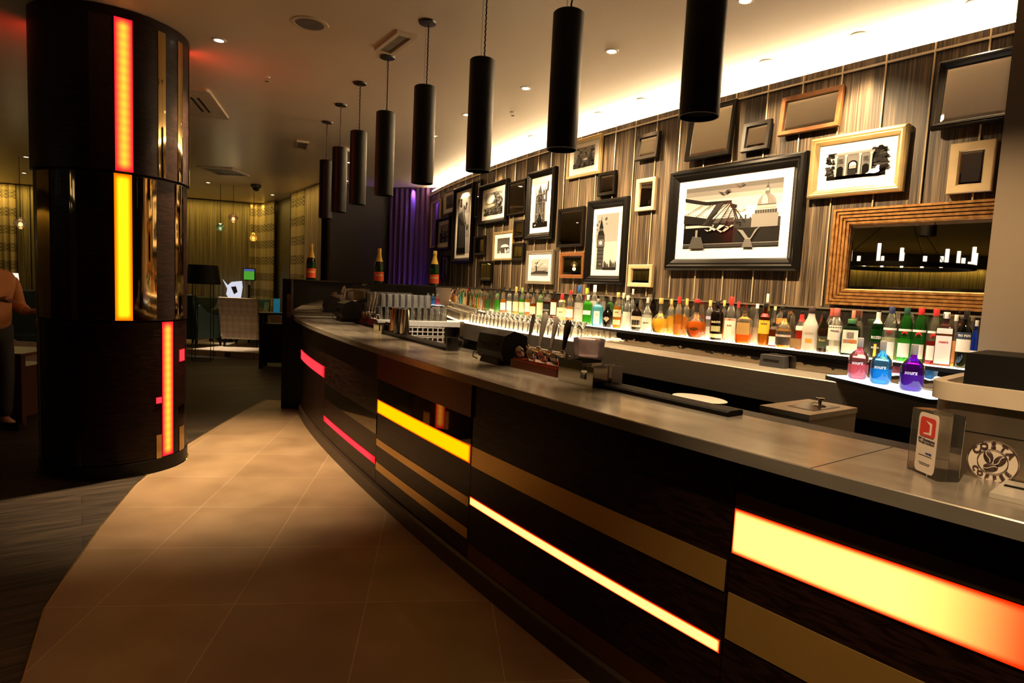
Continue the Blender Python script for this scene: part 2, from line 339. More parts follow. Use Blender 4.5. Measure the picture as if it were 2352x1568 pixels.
# ------------------------------------------------------------------ floor, ceiling, walls
m = MB(); m.box((-5.5, 5.5, -.05), (24, 25, .1)); struct(m.build('floor', plank_floor()))
bnd = [(-1.30, .6), (-1.56, 1.5), (-1.76, 2.14), (-2.05, 2.62), (-2.15, 2.86), (-2.42, 3.55), (-2.66, 4.26), (-2.80, 4.85), (-2.88, 5.41), (-2.95, 6.1), (-3.0, 6.8), (-3.03, 7.5)]
m = MB(); ins = [tuple(off(EP, y, .2)) for y in (7.2, 6.2, 5.2, 4.2, 3.2, 2.2, 1.2, .5)]
m.prism(bnd + [(-2.55, 7.5)] + ins, 0.0, .004); struct(m.build('floor_tiles', floor_tiles()))
m = MB(); m.tube([(x, y, .005) for x, y in bnd], .004, 6); struct(m.build('trim_1', BRASS))
m = MB(); m.box((-5.5, 5.5, ZC + .05), (24, 25, .1)); struct(m.build('ceiling', ceiling_mat()))
wy = ys_(2.6, 11.7, 60)
m = MB(); m.sweep(WP, wy, [(0, 0), (0, ZW), (.14, ZW), (.14, 0)]); struct(m.build('wall_back', WALLPAPER, smooth=30))
m = MB(); m.sweep(WP, wy, [(.141, 2.9), (.141, ZC), (.18, ZC), (.18, 2.9)]); struct(m.build('wall_cove', CREAM))
m = MB(); m.sweep(WP, wy, [(-.014, ZW - .066), (-.014, ZW - .052), (0, ZW - .052), (0, ZW - .066)]); 
struct(m.build('trim_2', M('picture_rail', (.55, .47, .36), .4, var=.05)))
m = MB(); m.sweep(WP, wy, [(.05, ZW), (.05, ZW + .05), (.07, ZW + .05), (.07, ZW)])
tag(m.build('cove_light', EM('cove_led', COVE, 56)), 'warm linear light hidden on top of the striped picture wall', 'light')
PLASTER = M('brown_plaster', (.16, .115, .07), .6, var=.06, vs=3)
DARKPL = M('dark_brown_paint', (.010, .005, .003), .6, var=.1, vs=3)
def wallseg(name, pts, z0, z1, mat, th=.1):
    m = MB()
    for (x0, y0), (x1, y1) in zip(pts, pts[1:]):
        d = math.hypot(x1 - x0, y1 - y0); a = math.atan2(y1 - y0, x1 - x0)
        m.box(((x0 + x1) / 2 - math.sin(a) * th / 2, (y0 + y1) / 2 + math.cos(a) * th / 2, (z0 + z1) / 2), (d, th, z1 - z0), a)
    return struct(m.build(name, mat))
OLIVE = M('olive_glass_wall', (.20, .15, .06), .3, var=.1, vs=2)
wallseg('wall_far', [(-17, 12.35), (-11.8, 14.05), (-6.35, 15.75)], 0, ZC, M('amber_night_window', (.07, .052, .018), .12, spec=.6, var=.15, vs=2))
wallseg('wall_return', [(-6.35, 15.75), (-3.50, 11.55)], 0, ZC, M('olive_paint', (.10, .078, .028), .5, var=.1, vs=2))
wallseg('wall_end', [(-3.50, 11.55), (-2.46, 12.1)], 0, ZC, DARKPL)
wallseg('wall_window', [(-2.46, 12.1), (-1.5, 11.62)], 0, ZC, M('night_glass', (.03, .02, .05), .15, spec=.6, var=.1))
wallseg('wall_left', [(-17, -6.5), (-17, 12.35)][::-1], 0, ZC, M('dim_olive_wall', (.10, .08, .03), .5, var=.1))
# right hand pier closing the back bar
pc = atd(2292, 400, 3.25)
_pd = pc[:2] / np.hypot(*pc[:2]); _pr = np.array([_pd[1], -_pd[0]]); _q = pc[:2] + _pd * .62 + _pr * .75
m = MB(); m.box((_q[0], _q[1], ZC / 2), (1.5, 1.24, ZC), math.atan2(_pr[1], _pr[0])); struct(m.build('wall_right', M('taupe_plaster', (.36, .27, .18), .55, var=.04, vs=3)))
# ------------------------------------------------------------------ round column
CCX, CCY, CR = -3.13, 4.79, .494
ZA, ZB, ZP = 2.345, 1.18, .14     # tier joints
col = thing('round_column', 'round dark wood column with bronze mirror strips and glowing red and yellow lights', 'column', (CCX, CCY, 0))
def ang(px, py, r):
    d = ray(px, py)[:2]; a = d @ d; b = -2 * (d @ np.array([CCX, CCY])); c = CCX ** 2 + CCY ** 2 - r * r
    q = b * b - 4 * a * c
    t = (-b - math.sqrt(max(q, 0))) / (2 * a); return math.atan2(t * d[1] - CCY, t * d[0] - CCX)
def tier(name, r, z0, z1, mat=None):
    m = MB(); m.lathe([(r - .02, z0), (r, z0 + .004), (r, z1 - .004), (r - .02, z1)], seg=72); return m.build(name, mat or WENGE, col, smooth=30)
R1, R2, R3 = .515, .497, .492
def zat(px, py, r):   # height of a pixel on the near face of the column
    a = ang(px, py, r); x, y = CCX + r * math.cos(a), CCY + r * math.sin(a); d = ray(px, py); return EYE + y / d[1] * d[2]
ZA = zat(283, 398, R2); ZB = zat(283, 740, R2); ZP = zat(385, 1046, R3)
tier('upper_drum', R1, ZA + .003, ZC); tier('middle_drum', R2, ZB + .003, ZA); tier('lower_drum', R3, ZP, ZB); tier('plinth', R3 + .008, .004, ZP, BLACKSAT)
m = MB(); m.lathe([(R3 + .012, 0), (R3 + .016, .006), (R3 + .009, .008)], seg=72, cap=False); m.build('base_trim', CHROME, col, smooth=40)
def strip(name, px0, px1, py, r, z0, z1, mat, seg=6):
    a0, a1 = ang(px0, py, r), ang(px1, py, r)
    m = MB(); m.lathe([(r - .012, z0), (r + .0035, z0), (r + .0035, z1), (r - .012, z1)], seg=seg, a0=a0, a1=a1); return m.build(name, mat, col, smooth=30)
RED_L = lightbox('red_light_box', (1.0, .012, .03), (1.35, .72, .05), 1.15, .55, .06, 18)
YEL_L = lightbox('yellow_light_box', (1.1, .16, .0), (1.5, .95, .01), 1.2, .35, .05, 0)
RED_F = lightbox('flat_red_light_box', (.95, .02, .03), (1.0, .05, .07), 1.15, .1, .1)
e_ = .012
strip('light_strip', 263, 305, 220, R1, ZA + e_, zat(283, 42, R1), RED_L)
for a, b_ in ((205, 258), (363, 380), (408, 419), (433, 441)): strip('mirror_strip', a, b_, 220, R1, ZA + e_, ZC - .07, BRONZE if a > 300 else P((.03, .012, .008), .08, .3))
strip('light_strip', 263, 304, 570, R2, ZB + e_, ZA - .004, YEL_L)
for a, b_ in ((88, 116), (162, 178), (307, 359), (402, 420)): strip('mirror_strip', a, b_, 570, R2, ZB + e_, ZA - e_, BRONZE, 10)
strip('light_strip', 372, 397, 890, R3, ZP + .005, ZB - .004, RED_L)
for a, b_ in ((87, 95), (166, 185)): strip('mirror_strip', a, b_, 900, R3, ZP + .005, ZB - e_, P((.10, .06, .03), .1, .9))
strip('mirror_strip', 359, 371, 1020, R3, ZP, zat(365, 998, R3), BRONZE); strip('mirror_strip', 411, 422, 1010, R3, ZP, zat(416, 978, R3), BRONZE)
strip('mirror_strip', 411, 422, 940, R3, zat(416, 951, R3), zat(416, 930, R3), BRONZE)
strip('light_square', 411, 423, 815, R3, zat(417, 829, R3), zat(417, 802, R3), RED_F); strip('light_square', 358, 371, 919, R3, zat(365, 926, R3), zat(365, 912, R3), RED_F)
# lit strips round the sides that stain the ceiling red
RED_S = lightbox('strong_red_light_box', (1.0, .012, .02), (1.0, .10, .02), 9, .5, .06, 18)
for a0 in (.75, 2.95):
    m = MB(); m.lathe([(R1 - .012, 2.4), (R1 + .0035, 2.4), (R1 + .0035, ZC - .05), (R1 - .012, ZC - .05)], seg=6, a0=a0, a1=a0 + .16); m.build('light_strip', RED_S, col, smooth=30)
RA, RB = np.array([-2.66, 7.16]), np.array([-.12, 8.2]); rl = float(np.hypot(*(RB - RA))); ra = math.atan2(*(RB - RA)[::-1])
rc_ = (RA + RB) / 2; rn = np.array([-math.sin(ra), math.cos(ra)])
def lim(Pc, o, gap=.008):   # largest y at which curve Pc moved by o still stands clear of the mirrored return
    q = _ys[(_ys > 6) & (_ys < 10)]; v = [y for y in q if (off(Pc, y, o) - RA) @ rn < -.055 - gap]; return max(v)
def lim2(Pc, o0, o1): return min(lim(Pc, o0), lim(Pc, o1))
KY0 = hit(WP, 2306, 700, -.3)[1]
# ------------------------------------------------------------------ the bar: top, panels, plinth, body
by = ys_(.42, min(lim2(EP, 0, .68), 7.32), 70)
m = MB(); m.sweep(EP, by, [(0, 1.058), (0, 1.097), (.003, 1.10), (.50, 1.10), (.50, 1.058)])
def zinc():
    m, nt, b, o = _mat('worn_zinc'); L = nt.links.new
    tc = N(nt, 'ShaderNodeTexCoord'); mp = N(nt, 'ShaderNodeMapping'); mp.inputs['Scale'].default_value = (1, 4, 1); L(tc.outputs['UV'], mp.inputs[0])
    nz = N(nt, 'ShaderNodeTexNoise'); nz.inputs['Scale'].default_value = 3; nz.inputs['Detail'].default_value = 4; L(mp.outputs[0], nz.inputs[0])
    cr = N(nt, 'ShaderNodeValToRGB'); cr.color_ramp.elements[0].position = .3; cr.color_ramp.elements[0].color = (.40, .35, .285, 1); cr.color_ramp.elements[1].position = .7; cr.color_ramp.elements[1].color = (.56, .50, .42, 1); L(nz.outputs[0], cr.inputs[0]); L(cr.outputs[0], b.inputs['Base Color'])
    rr = N(nt, 'ShaderNodeMapRange'); rr.inputs[3].default_value = .15; rr.inputs[4].default_value = .30; L(nz.outputs[0], rr.inputs[0]); L(rr.outputs[0], b.inputs['Roughness']); b.inputs['Metallic'].default_value = .72
    return m
top = m.build('bar_worktop', zinc(), smooth=30); tag(top, 'long curved grey zinc bar top running past the beer taps', 'bar counter')
m = MB(); j = off(EP, 1.62, 0); j2 = off(EP, 1.60, .5); m.tube([(*j, 1.1), (*j2, 1.1)], .0012, 5); m.build('joint', BLACK, top)
m = MB(); m.sweep(EP, by, [(.115, .0), (.115, 1.057), (.48, 1.057), (.48, 0)]); tag(m.build('bar_carcass', BLACK), 'black carcass of the curved bar behind its striped panels', 'bar body')
m = MB(); m.sweep(EP, by, [(.501, 1.0), (.501, 1.085), (.68, 1.085), (.68, 1.0)]); tag(m.build('service_ledge', BLACKSAT), 'narrow black service ledge along the staff side of the bar top', 'ledge')
FO = .07
def seam(px, py): return hit(EP, px, py, FO)[1]
S = [seam(692, 800), seam(746, 860), seam(866, 960), seam(1087, 950), seam(1688, 1128), seam(2385, 1470)]
m = MB(); m.sweep(EP, ys_(.42, S[0], 60), [(.05, 0.004), (.05, .10), (.062, .112), (.114, .112), (.114, 0.004)]); tag(m.build('bar_plinth', M('dark_plinth', (.03, .017, .011), .4, var=.1)), 'dark brown plinth along the foot of the curved bar', 'plinth')
PZ0, PZ1 = .118, 1.056
def panel(i, label):
    y0, y1 = S[i + 1], S[i]
    t = thing('bar_cabinet', label, 'bar cabinet', (0, 0, 0))
    m = MB(); m.sweep(EP, ys_(y0 + .002, y1 - .002, 14), [(FO, PZ0), (FO, PZ1), (.113, PZ1), (.113, PZ0)]); m.build('wood_face', WENGE, t, smooth=30)
    return t, y0, y1
def hz(px, py): return hit(EP, px, py, FO)[0][2]
def band(t, name, y0, y1, zb, zt, mat, proud=.004, zb1=None, zt1=None):   # zb/zt at far end (y1), zb1/zt1 at near end (y0)
    zb1 = zb if zb1 is None else zb1; zt1 = zt if zt1 is None else zt1
    m = MB(); n = 14; y = ys_(y0, y1, n + 1); o0 = FO - proud; r = []
    for k, q in enumerate(y):
        f = k / n; b_, c = zb1 + (zb - zb1) * f, zt1 + (zt - zt1) * f; u = 1 - f
        A, B = off(EP, q, o0), off(EP, q, FO + .003)
        r.append([((*B, b_), (u, 0)), ((*A, b_), (u, 0)), ((*A, c), (u, 1)), ((*B, c), (u, 1))])
    m.sheet(r); return m.build(name, mat, t, smooth=30)
def lb(t, far, near, y0, y1, mat, name='light_band', proud=.004):   # far=(px, ytop, ybot), near likewise, measured on the photograph
    zt, zb = hz(far[0], far[1]), hz(far[0], far[2])
    zt1, zb1 = (hz(near[0], near[1]), hz(near[0], near[2])) if near else (zt, zb)
    zt = zt1 = (zt + zt1) / 2; zb = zb1 = (zb + zb1) / 2
    return band(t, name, y0 + .006, y1 - .006, zb, zt, mat, proud)
GOLDB = M('brass_band', (.62, .40, .11), .32, .75, var=.06, vs=4, bump=.05, bs=3)
Y_E = lightbox('warm_light_panel', (1.0, .03, .0), (1.8, 1.42, .30), 1.0, (.012, .40), .14)
Y_D = lightbox('slim_light_panel', (1.0, .03, .0), (1.8, 1.45, .33), 1.0, .008, .2)
Y_C = lightbox('yellow_light_panel', (1.0, .06, .0), (1.3, .72, .0), 1.0, .02, .14)
# five panels, far to near
t, y0, y1 = panel(0, 'bar cabinet beside the black end slab with a short red light high up')
lb(t, (695, 805, 828), (745, 842, 866), y0, y1, RED_F)
t, y0, y1 = panel(1, 'bar cabinet with a thin red light line low down')
lb(t, (747, 958, 970), (863, 1048, 1064), y0, y1, RED_F)
lb(t, (863, 952, 996), None, y0, y1, P((.10, .065, .03), .04, .95), 'mirror_band', .003)
t, y0, y1 = panel(2, 'bar cabinet with a thick yellow light bar below a smoked mirror band')
lb(t, (870, 914, 946), (1089, 1030, 1072), y0, y1, Y_C)
lb(t, (866, 868, 913), (1089, 935, 1029), y0, y1, P((.20, .135, .06), .03, .96), 'mirror_band', .003)
lb(t, (863, 1001, 1017), (1083, 1150, 1171), y0, y1, GOLDB, 'brass_band', .003); lb(t, (863, 1055, 1074), (1080, 1222, 1245), y0, y1, GOLDB, 'brass_band', .003)
zt = hz(866, 868); band(t, 'red_lit_board', y0 + .004, y1 - .004, zt + .004, 1.052, P((.10, .006, .006), .3), .012)  # red light falling on this board is put into its colour
t, y0, y1 = panel(3, 'wide bar cabinet with a slim bright yellow light line between two brass bands')
lb(t, (1092, 1153, 1172), (1655, 1460, 1490), y0, y1, Y_D)
lb(t, (1090, 1033, 1081), (1668, 1275, 1346), y0, y1, GOLDB, 'brass_band', .003); lb(t, (1083, 1251, 1322), None, y0, y1, P((.16, .075, .025), .2, .9), 'brass_band', .003)
t, y0, y1 = panel(4, 'bar cabinet with the broad glowing yellow light block, below the clear sign holder')
lb(t, (1688, 1166, 1271), None, y0, y1, Y_E)
lb(t, (1688, 1128, 1163), None, y0, y1, P((.10, .06, .03), .3, .8), 'brass_band', .003); lb(t, (1662, 1353, 1462), None, y0, y1, GOLDB, 'brass_band', .003)
# ------------------------------------------------------------------ far end slab and mirrored return
t = thing('bar_end_slab', 'tall black slab closing the far end of the bar', 'end panel', (-2.545, 7.1, 0))
m = MB(); m.box((0, 0, .53), (.27, .07, 1.06)); m.box((-.085, 0, 1.29), (.10, .07, .46)); m.build('black_board', BLACKSAT, t)
m = MB(); m.box((-.06, -.037, 1.21), (.045, .006, .27)); m.build('brass_inlay', P((.25, .15, .05), .2, .8), t)
ret = thing('mirrored_return', 'low mirrored end wall of the back bar with three champagne bottles on top', 'end wall', (*(rc_ + rn * .06), 0), ra)
m = MB(); m.box((0, .006, .755), (rl, .105, 1.505)); m.build('core', BLACKSAT, ret)
m = MB(); m.box((0, -.05, .98), (rl - .01, .008, 1.04)); m.build('mirror_face', DARKMIRROR, ret)
m = MB(); m.box((0, .0, 1.513), (rl, .125, .012)); m.build('ledge', P((.05, .04, .03), .15, .3), ret)
# ------------------------------------------------------------------ back bar along the picture wall
ky = ys_(KY0, lim2(WP, -.63, -.066), 50)
bb = thing('back_bar_counter', 'stainless steel back bar counter under the bottle shelf', 'counter', (0, 0, 0))
m = MB(); m.sweep(WP, ky, [(-.63, .86), (-.63, 1.055), (-.625, 1.06), (-.066, 1.06), (-.066, .86)]); m.build('steel_top', STEEL, bb, smooth=30)
m = MB(); m.sweep(WP, ky, [(-.57, .004), (-.57, .859), (-.066, .859), (-.066, .004)]); m.build('black_base', BLACKSAT, bb)
us = thing('back_bar_upstand', 'smoked mirror upstand behind the spirit bottles', 'upstand', (0, 0, 0))
m = MB(); m.sweep(WP, ys_(KY0, lim2(WP, -.068, -.004), 60), [(-.060, 1.0), (-.060, 1.5), (-.004, 1.5), (-.004, 1.0)]); m.build('mirror_face', DARKMIRROR, us, smooth=20)
m = MB(); m.sweep(WP, ys_(KY0, lim2(WP, -.068, -.004), 60), [(-.068, 1.5), (-.068, 1.512), (-.004, 1.512), (-.004, 1.5)]); m.build('ledge', P((.45, .38, .28), .25, .8), us, smooth=20)
sh = thing('bottle_shelf', 'glowing backlit shelf carrying the row of spirit bottles', 'shelf', (0, 0, 0))
sy = ys_(KY0, lim2(WP, -.274, -.062), 50)
m = MB(); m.sweep(WP, sy, [(-.27, 1.194), (-.27, 1.20), (-.062, 1.20), (-.062, 1.194)]); m.build('light_panel', EM('shelf_light', (1, .76, .45), 9), sh)
m = MB(); m.sweep(WP, sy, [(-.274, 1.168), (-.274, 1.1935), (-.062, 1.1935), (-.062, 1.168)]); m.build('steel_edge', BLACKSAT, sh)
m = MB(); m.sweep(WP, sy, [(-.25, 1.061), (-.25, 1.167), (-.24, 1.167), (-.24, 1.061)]); m.build('riser', M('wavy_smoked_mirror', (.34, .29, .22), .03, .95, var=.02, bump=.35, bs=9), sh)
ya, yb = hit(WP, 1330, 780, -.5)[1], hit(WP, 1075, 740, -.5)[1]
m = MB(); m.sweep(WP, ys_(ya, min(yb, lim2(WP, -.61, -.29)), 20), [(-.61, 1.061), (-.61, 1.073), (-.29, 1.073), (-.29, 1.061)]); tag(m.build('glass_light_tray', EM('tray_light', (1, .76, .45), 9)), 'glowing light tray under the crowd of drinking glasses', 'light tray')
# ================================================================== ceiling fittings
LAMP = EM('downlight_lamp', (1, .80, .55), 14)
dl = None
def downlight(px, py, label, w=0, deg=75, group='recessed downlights', tgt=None, r=.05):
    global dl
    p = onz(px, py, ZC)
    if isinstance(tgt, float): k_ = int(np.argmin(np.hypot(np.polyval(WP, _ys) - p[0], _ys - p[1]))); tgt = (*off(WP, _ys[k_], 0), tgt)
    elif tgt: p = np.array([*off(WP, hit(WP, px, py, 0)[1], -.17), ZC]); tgt = (*off(WP, hit(WP, px, py, 0)[1], -.02), 1.3)
    if dl is None:
        dl = thing('recessed_downlight', label, 'downlight', (p[0], p[1], ZC), 0, group)
        m = MB(); m.lathe([(.034, -.001), (.036, -.006), (.052, -.004), (.054, 0)], seg=24, cap=False); m.build('trim_ring', WHITE, dl, smooth=50)
        m = MB(); m.lathe([(.0, -.0015), (.034, -.0015)], seg=20, cap=False); m.build('lamp_face', LAMP, dl)
    else: dup(dl, (p[0], p[1], ZC), 0, label, group)
    if w: spot('downlight_beam', p[0], p[1], ZC - .02, w, deg, tgt)
    return p
for i, (px, py, w) in enumerate([(2265, 15, 350), (2000, 90, 560), (1790, 145, 300), (1505, 231, 750), (1407, 261, 160), (1250, 311, 600), (1150, 352, 450), (1075, 385, 500)]):
    downlight(px, py, ORD[i] + ' downlight in the row along the picture wall, counted from the taupe pier', w * .8, 62, 'downlights along the picture wall', True)
for i, (px, py, w) in enumerate([(1712, 0, 520), (1405, 117, 480), (1208, 202, 480), (1072, 263, 480), (995, 312, 400), (803, 373, 0), (795, 415, 0)]):
    downlight(px, py, ORD[i] + ' downlight in the middle row behind the hanging tubes, counted from the taupe pier', w, 84, 'middle row of downlights', 2.0 if i < 5 else None)
p = downlight(503, 92, 'bright single downlight in the ceiling beside the round column', 1350, 66)
for px, py, l in [(478, 419, 'small downlight near the air return grille'), (482, 463, 'small downlight close to the curtain pelmet, beside its twin'), (503, 463, 'small downlight close to the curtain pelmet, further from the column'), (626, 447, 'small starry downlight beyond the dome camera'), (560, 403, 'small downlight at the corner of the air return grille'), (536, 398, 'faint small downlight at the edge of the air return grille'), (60, 360, 'small downlight above the lounge, beside the upper drum of the column'), (55, 397, 'small downlight above the lounge, nearer the curtains')]:
    downlight(px, py, l)
# sprinklers
def sprinkler(px, py, label):
    p = onz(px, py, ZC); t = thing('sprinkler_head', label, 'sprinkler', (p[0], p[1], ZC), 0, 'ceiling sprinklers')
    m = MB(); m.lathe([(.03, 0), (.028, -.006), (.01, -.008)], seg=16); m.build('escutcheon', WHITE, t, smooth=40)
    m = MB(); m.tube([(-.012, 0, -.006), (-.012, 0, -.035)], .003, 6); m.tube([(.012, 0, -.006), (.012, 0, -.035)], .003, 6); m.lathe([(.018, -.036), (.018, -.039)], seg=12); m.build('deflector', CHROME, t)
sprinkler(613, 177, 'sprinkler in the dim ceiling above the round column side'); sprinkler(1178, 257, 'sprinkler in the bright ceiling near the light trough')
# round speaker
p = onz(711, 54, ZC); t = thing('ceiling_speaker', 'round white rimmed speaker set into the ceiling', 'speaker', (p[0], p[1], ZC))
m = MB(); m.lathe([(.098, -.001), (.100, -.007), (.128, -.006), (.132, 0)], seg=36, cap=False); m.build('rim', CREAM, t, smooth=50)
m = MB(); m.lathe([(0, -.004), (.06, -.005), (.1, -.003)], seg=30, cap=False); m.build('grille', M('speaker_mesh', (.13, .12, .11), .6, bump=.5, bs=300), t)
# rectangular vents
def vent(corners, label, mesh, name='ceiling_vent', fr=.03, slats=0):
    P_ = [onz(*c, ZC)[:2] for c in corners]; c = sum(P_) / 4; e = (P_[1] - P_[0] + P_[2] - P_[3]) / 2; g = (P_[3] - P_[0] + P_[2] - P_[1]) / 2
    w, h_ = np.hypot(*e), np.hypot(*g); a = math.atan2(e[1], e[0]); t = thing(name, label, 'vent', (*c, ZC), a)
    m = MB()
    for sx, sy, dx, dy in ((0, 1, w, fr), (0, -1, w, fr), (1, 0, fr, h_ - 2 * fr), (-1, 0, fr, h_ - 2 * fr)): m.box((sx * (w / 2 - fr / 2), sy * (h_ / 2 - fr / 2), -.012), (dx, dy, .024))
    m.build('frame', CREAM, t)
    m = MB(); m.box((0, 0, -.004), (w - 2 * fr, h_ - 2 * fr, .008)); m.build('grille', mesh, t)
    for k in range(slats):
        m = MB(); m.box((-w / 2 + fr + (w - 2 * fr) * (k + .5) / slats, 0, -.012), (.008, h_ - 2 * fr, .012), 0); m.build('slat', CREAM, t)
    return t
VM = M('vent_mesh', (.22, .19, .14), .6, bump=.6, bs=200)
vent([(910, 67), (953, 80), (907, 122), (862, 110)], 'white framed rectangular mesh vent behind the fifth hanging tube', VM)
vent([(683, 322), (712, 325), (703, 341), (676, 337)], 'small white framed access grille in the dim ceiling', VM, fr=.02)
vent([(455, 381), (540, 386), (569, 402), (492, 399)], 'wide pale air return grille near the curtains', BLACKSAT, 'air_return_grille', .05, 7)
# air conditioning cassette
P_ = [onz(*c, ZC)[:2] for c in ((480, 204), (527, 270), (400, 262))]; e1 = P_[1] - P_[0]; a = math.atan2(e1[1], e1[0]); w = float(np.hypot(*e1)); e2 = np.array([-math.sin(a), math.cos(a)])
if (P_[2] - P_[1]) @ e2 < 0: e2 = -e2; sg = -1
else: sg = 1
c = P_[0] + e1 / 2 + e2 * w / 2; t = thing('air_conditioning_cassette', 'square cream ceiling cassette with two dark slots, half behind the column', 'air conditioner', (*c, ZC), a)
m = MB(); m.prism(rrect(w, w, .04), -.03, 0, top=1.0); m.build('cover', CREAM, t)
for k, q in ((0, .30), (1, .36)):
    m = MB(); m.box((0, -sg * w * q, -.031), (w * .5, .024, .004)); m.build('slot', BLACK, t)
p = onz(588, 424, ZC); t = thing('dome_camera', 'dark dome security camera on the ceiling before the curtains', 'security camera', (p[0], p[1], ZC))
m = MB(); m.lathe([(.10, 0), (.10, -.05), (.085, -.06)], seg=24); m.build('housing', P((.05, .045, .035), .4), t, smooth=40)
m = MB(); m.lathe([(.07, -.06), (.062, -.10), (.035, -.125), (0, -.132)], seg=20, cap=False); m.build('dome', P((.015, .013, .012), .08), t, smooth=60)
p = onz(790, 341, ZC); t = thing('smoke_detector', 'white smoke detector on the ceiling behind the hanging tubes', 'smoke detector', (p[0], p[1], ZC))
m = MB(); m.lathe([(.075, 0), (.072, -.04), (.03, -.045), (.02, -.07), (0, -.07)], seg=24, cap=False); m.build('case', CREAM, t, smooth=40)
# ------------------------------------------------------------------ hanging tube lights over the bar
pts = [onz(*c, ZC)[:2] for c in ((982, 50), (890, 130), (827, 190), (783, 240), (752, 280))]
st = (pts[4] - pts[0]) / 4; st2 = pts[0] - pts[1]
near = [hit(EP, px, py, .40)[0][:2] for px, py in ((1615, 130), (1298, 190), (1103, 270))]
tube = thing('pendant_tube_lamp', '', 'pendant lamp', (0, 0, 0), 0, 'black tube pendants over the bar')
TB, TT, TR = 2.245, 2.905, .0765
TUBE = M('black_lacquer', (.004, .0035, .003), .42, spec=.35, var=.1)
m = MB(); m.lathe([(0, TT - .002), (TR - .006, TT), (TR, TT - .006), (TR, TB), (TR - .004, TB), (TR - .004, TB + .05)], seg=32, cap=False); m.build('tube_body', TUBE, tube, smooth=40)
m = MB(); m.lathe([(TR - .004, TB + .02), (0, TB + .06)], seg=24, cap=False); m.build('baffle', BLACK, tube, smooth=40)
m = MB(); m.lathe([(0, ZC - .018), (.058, ZC - .014), (.062, ZC - .001)], seg=28, cap=False); m.build('ceiling_plate', P((.03, .025, .018), .3), tube, smooth=50)
m = MB(); m.tube([(.012 + .0022 * math.cos(q * 2.1), .0022 * math.sin(q * 2.1), TT - .003 + (ZC - .015 - TT) * q / 40) for q in range(41)], .0045, 6); m.build('twisted_cord', P((.006, .005, .005), .6), tube)
m = MB(); m.tube([(-.012, 0, TT - .003), (-.012, 0, ZC - .012)], .0012, 5); m.build('steel_wire', P((.2, .16, .1), .4, .6), tube)
for i, q in enumerate(near + pts):
    l = f'{ORD[i]} black tube pendant over the bar, counted from the coffee machine end'
    if i == 0: tube.location = (*q, 0); tube['label'] = l
    else: dup(tube, (*q, 0), .3 * i, l)
    spot('tube_beam', q[0], q[1], TB - .01, 95 if i < 5 else 55, 42)
# ------------------------------------------------------------------ rods and pictures on the wall
ROD = M('ivory_rod', (.55, .45, .30), .35, .3, var=.03)
y = 3.81; rod = None; n = 0
while y < 11.2:
    p = off(WP, y, -.011)
    l = ORD[n] + ' slim brass picture rod hanging on the striped wall, counted from the taupe pier'
    if rod is None:
        m = MB(); m.tube([(0, 0, 0), (0, 0, ZW - 1.53)], .0055, 6); rod = m.build('hanging_rod', ROD); rod.location = (*p, 1.522); tag(rod, l, 'rod', 'picture rods on the striped wall')
    else:
        o = rod.copy(); COL.objects.link(o); o.location = (*p, 1.522); o['label'] = l
    d = np.polyval(np.polyder(WP), y); y += .2866 / math.hypot(d, 1); n += 1
GREY = [M('print_grey', (g, g * .95, g * .90), .12, var=0) for g in (.004, .012, .028, .055, .10, .16, .25, .38, .55, .75)]
REDINK = GREY[5]
MOUNT = M('ivory_mount', (.80, .74, .64), .5, var=.02)
F_BLACK = M('black_frame', (.004, .0035, .003), .3, spec=.22, var=.05)
F_DARK = M('ebony_frame', (.008, .006, .0045), .32, spec=.22, var=.05)
F_BROWN = M('walnut_frame', (.16, .06, .018), .35, var=.2, vs=20)
F_BEIGE = M('pale_gold_frame', (.60, .46, .26), .38, .35, var=.08)
F_GOLD = M('gilt_frame', (.62, .47, .23), .3, .75, var=.1)
F_SILV = M('silver_frame', (.55, .48, .38), .3, .8, var=.08)
def ornate():
    m, nt, b, o = _mat('ribbed_gold_frame'); L = nt.links.new
    tc = N(nt, 'ShaderNodeTexCoord'); nz = N(nt, 'ShaderNodeTexNoise'); nz.inputs['Scale'].default_value = 28; nz.inputs['Detail'].default_value = 3; L(tc.outputs['Object'], nz.inputs[0])
    cr = N(nt, 'ShaderNodeValToRGB'); cr.color_ramp.elements[0].position = .35; cr.color_ramp.elements[0].color = (.30, .13, .035, 1); cr.color_ramp.elements[1].position = .65; cr.color_ramp.elements[1].color = (.55, .29, .09, 1); L(nz.outputs[0], cr.inputs[0]); L(cr.outputs[0], b.inputs['Base Color'])
    b.inputs['Metallic'].default_value = .6; b.inputs['Roughness'].default_value = .35; return m
F_ORN = ornate()
def framebm(w, h, prof):
    m = MB(); rings = []
    for i, y in prof:
        a, c = w / 2 - i, h / 2 - i; rings.append(m.add([(-a, y, -c), (a, y, -c), (a, y, c), (-a, y, c)]))
    for A, B in zip(rings, rings[1:]):
        for k in range(4): m.quad(A + k, A + (k + 1) % 4, B + (k + 1) % 4, B + k)
    return m
def hang(name, label, cat, xl, xr, yt, yb, group, o=-.024):
    ym = (yt + yb) / 2; xm = (xl + xr) / 2
    A = hit(WP, xl, ym, o)[0]; B = hit(WP, xr, ym, o)[0]; cpt = (A + B) / 2
    def zc_(py):
        d = ray(xm, py); return EYE + np.hypot(cpt[0], cpt[1]) / np.hypot(d[0], d[1]) * d[2]
    z1, z0 = zc_(yt), zc_(yb); w = float(np.hypot(*(B - A)[:2])); a = math.atan2(B[1] - A[1], B[0] - A[0])
    return thing(name, label, cat, (cpt[0], cpt[1], (z0 + z1) / 2), a, group), w, z1 - z0
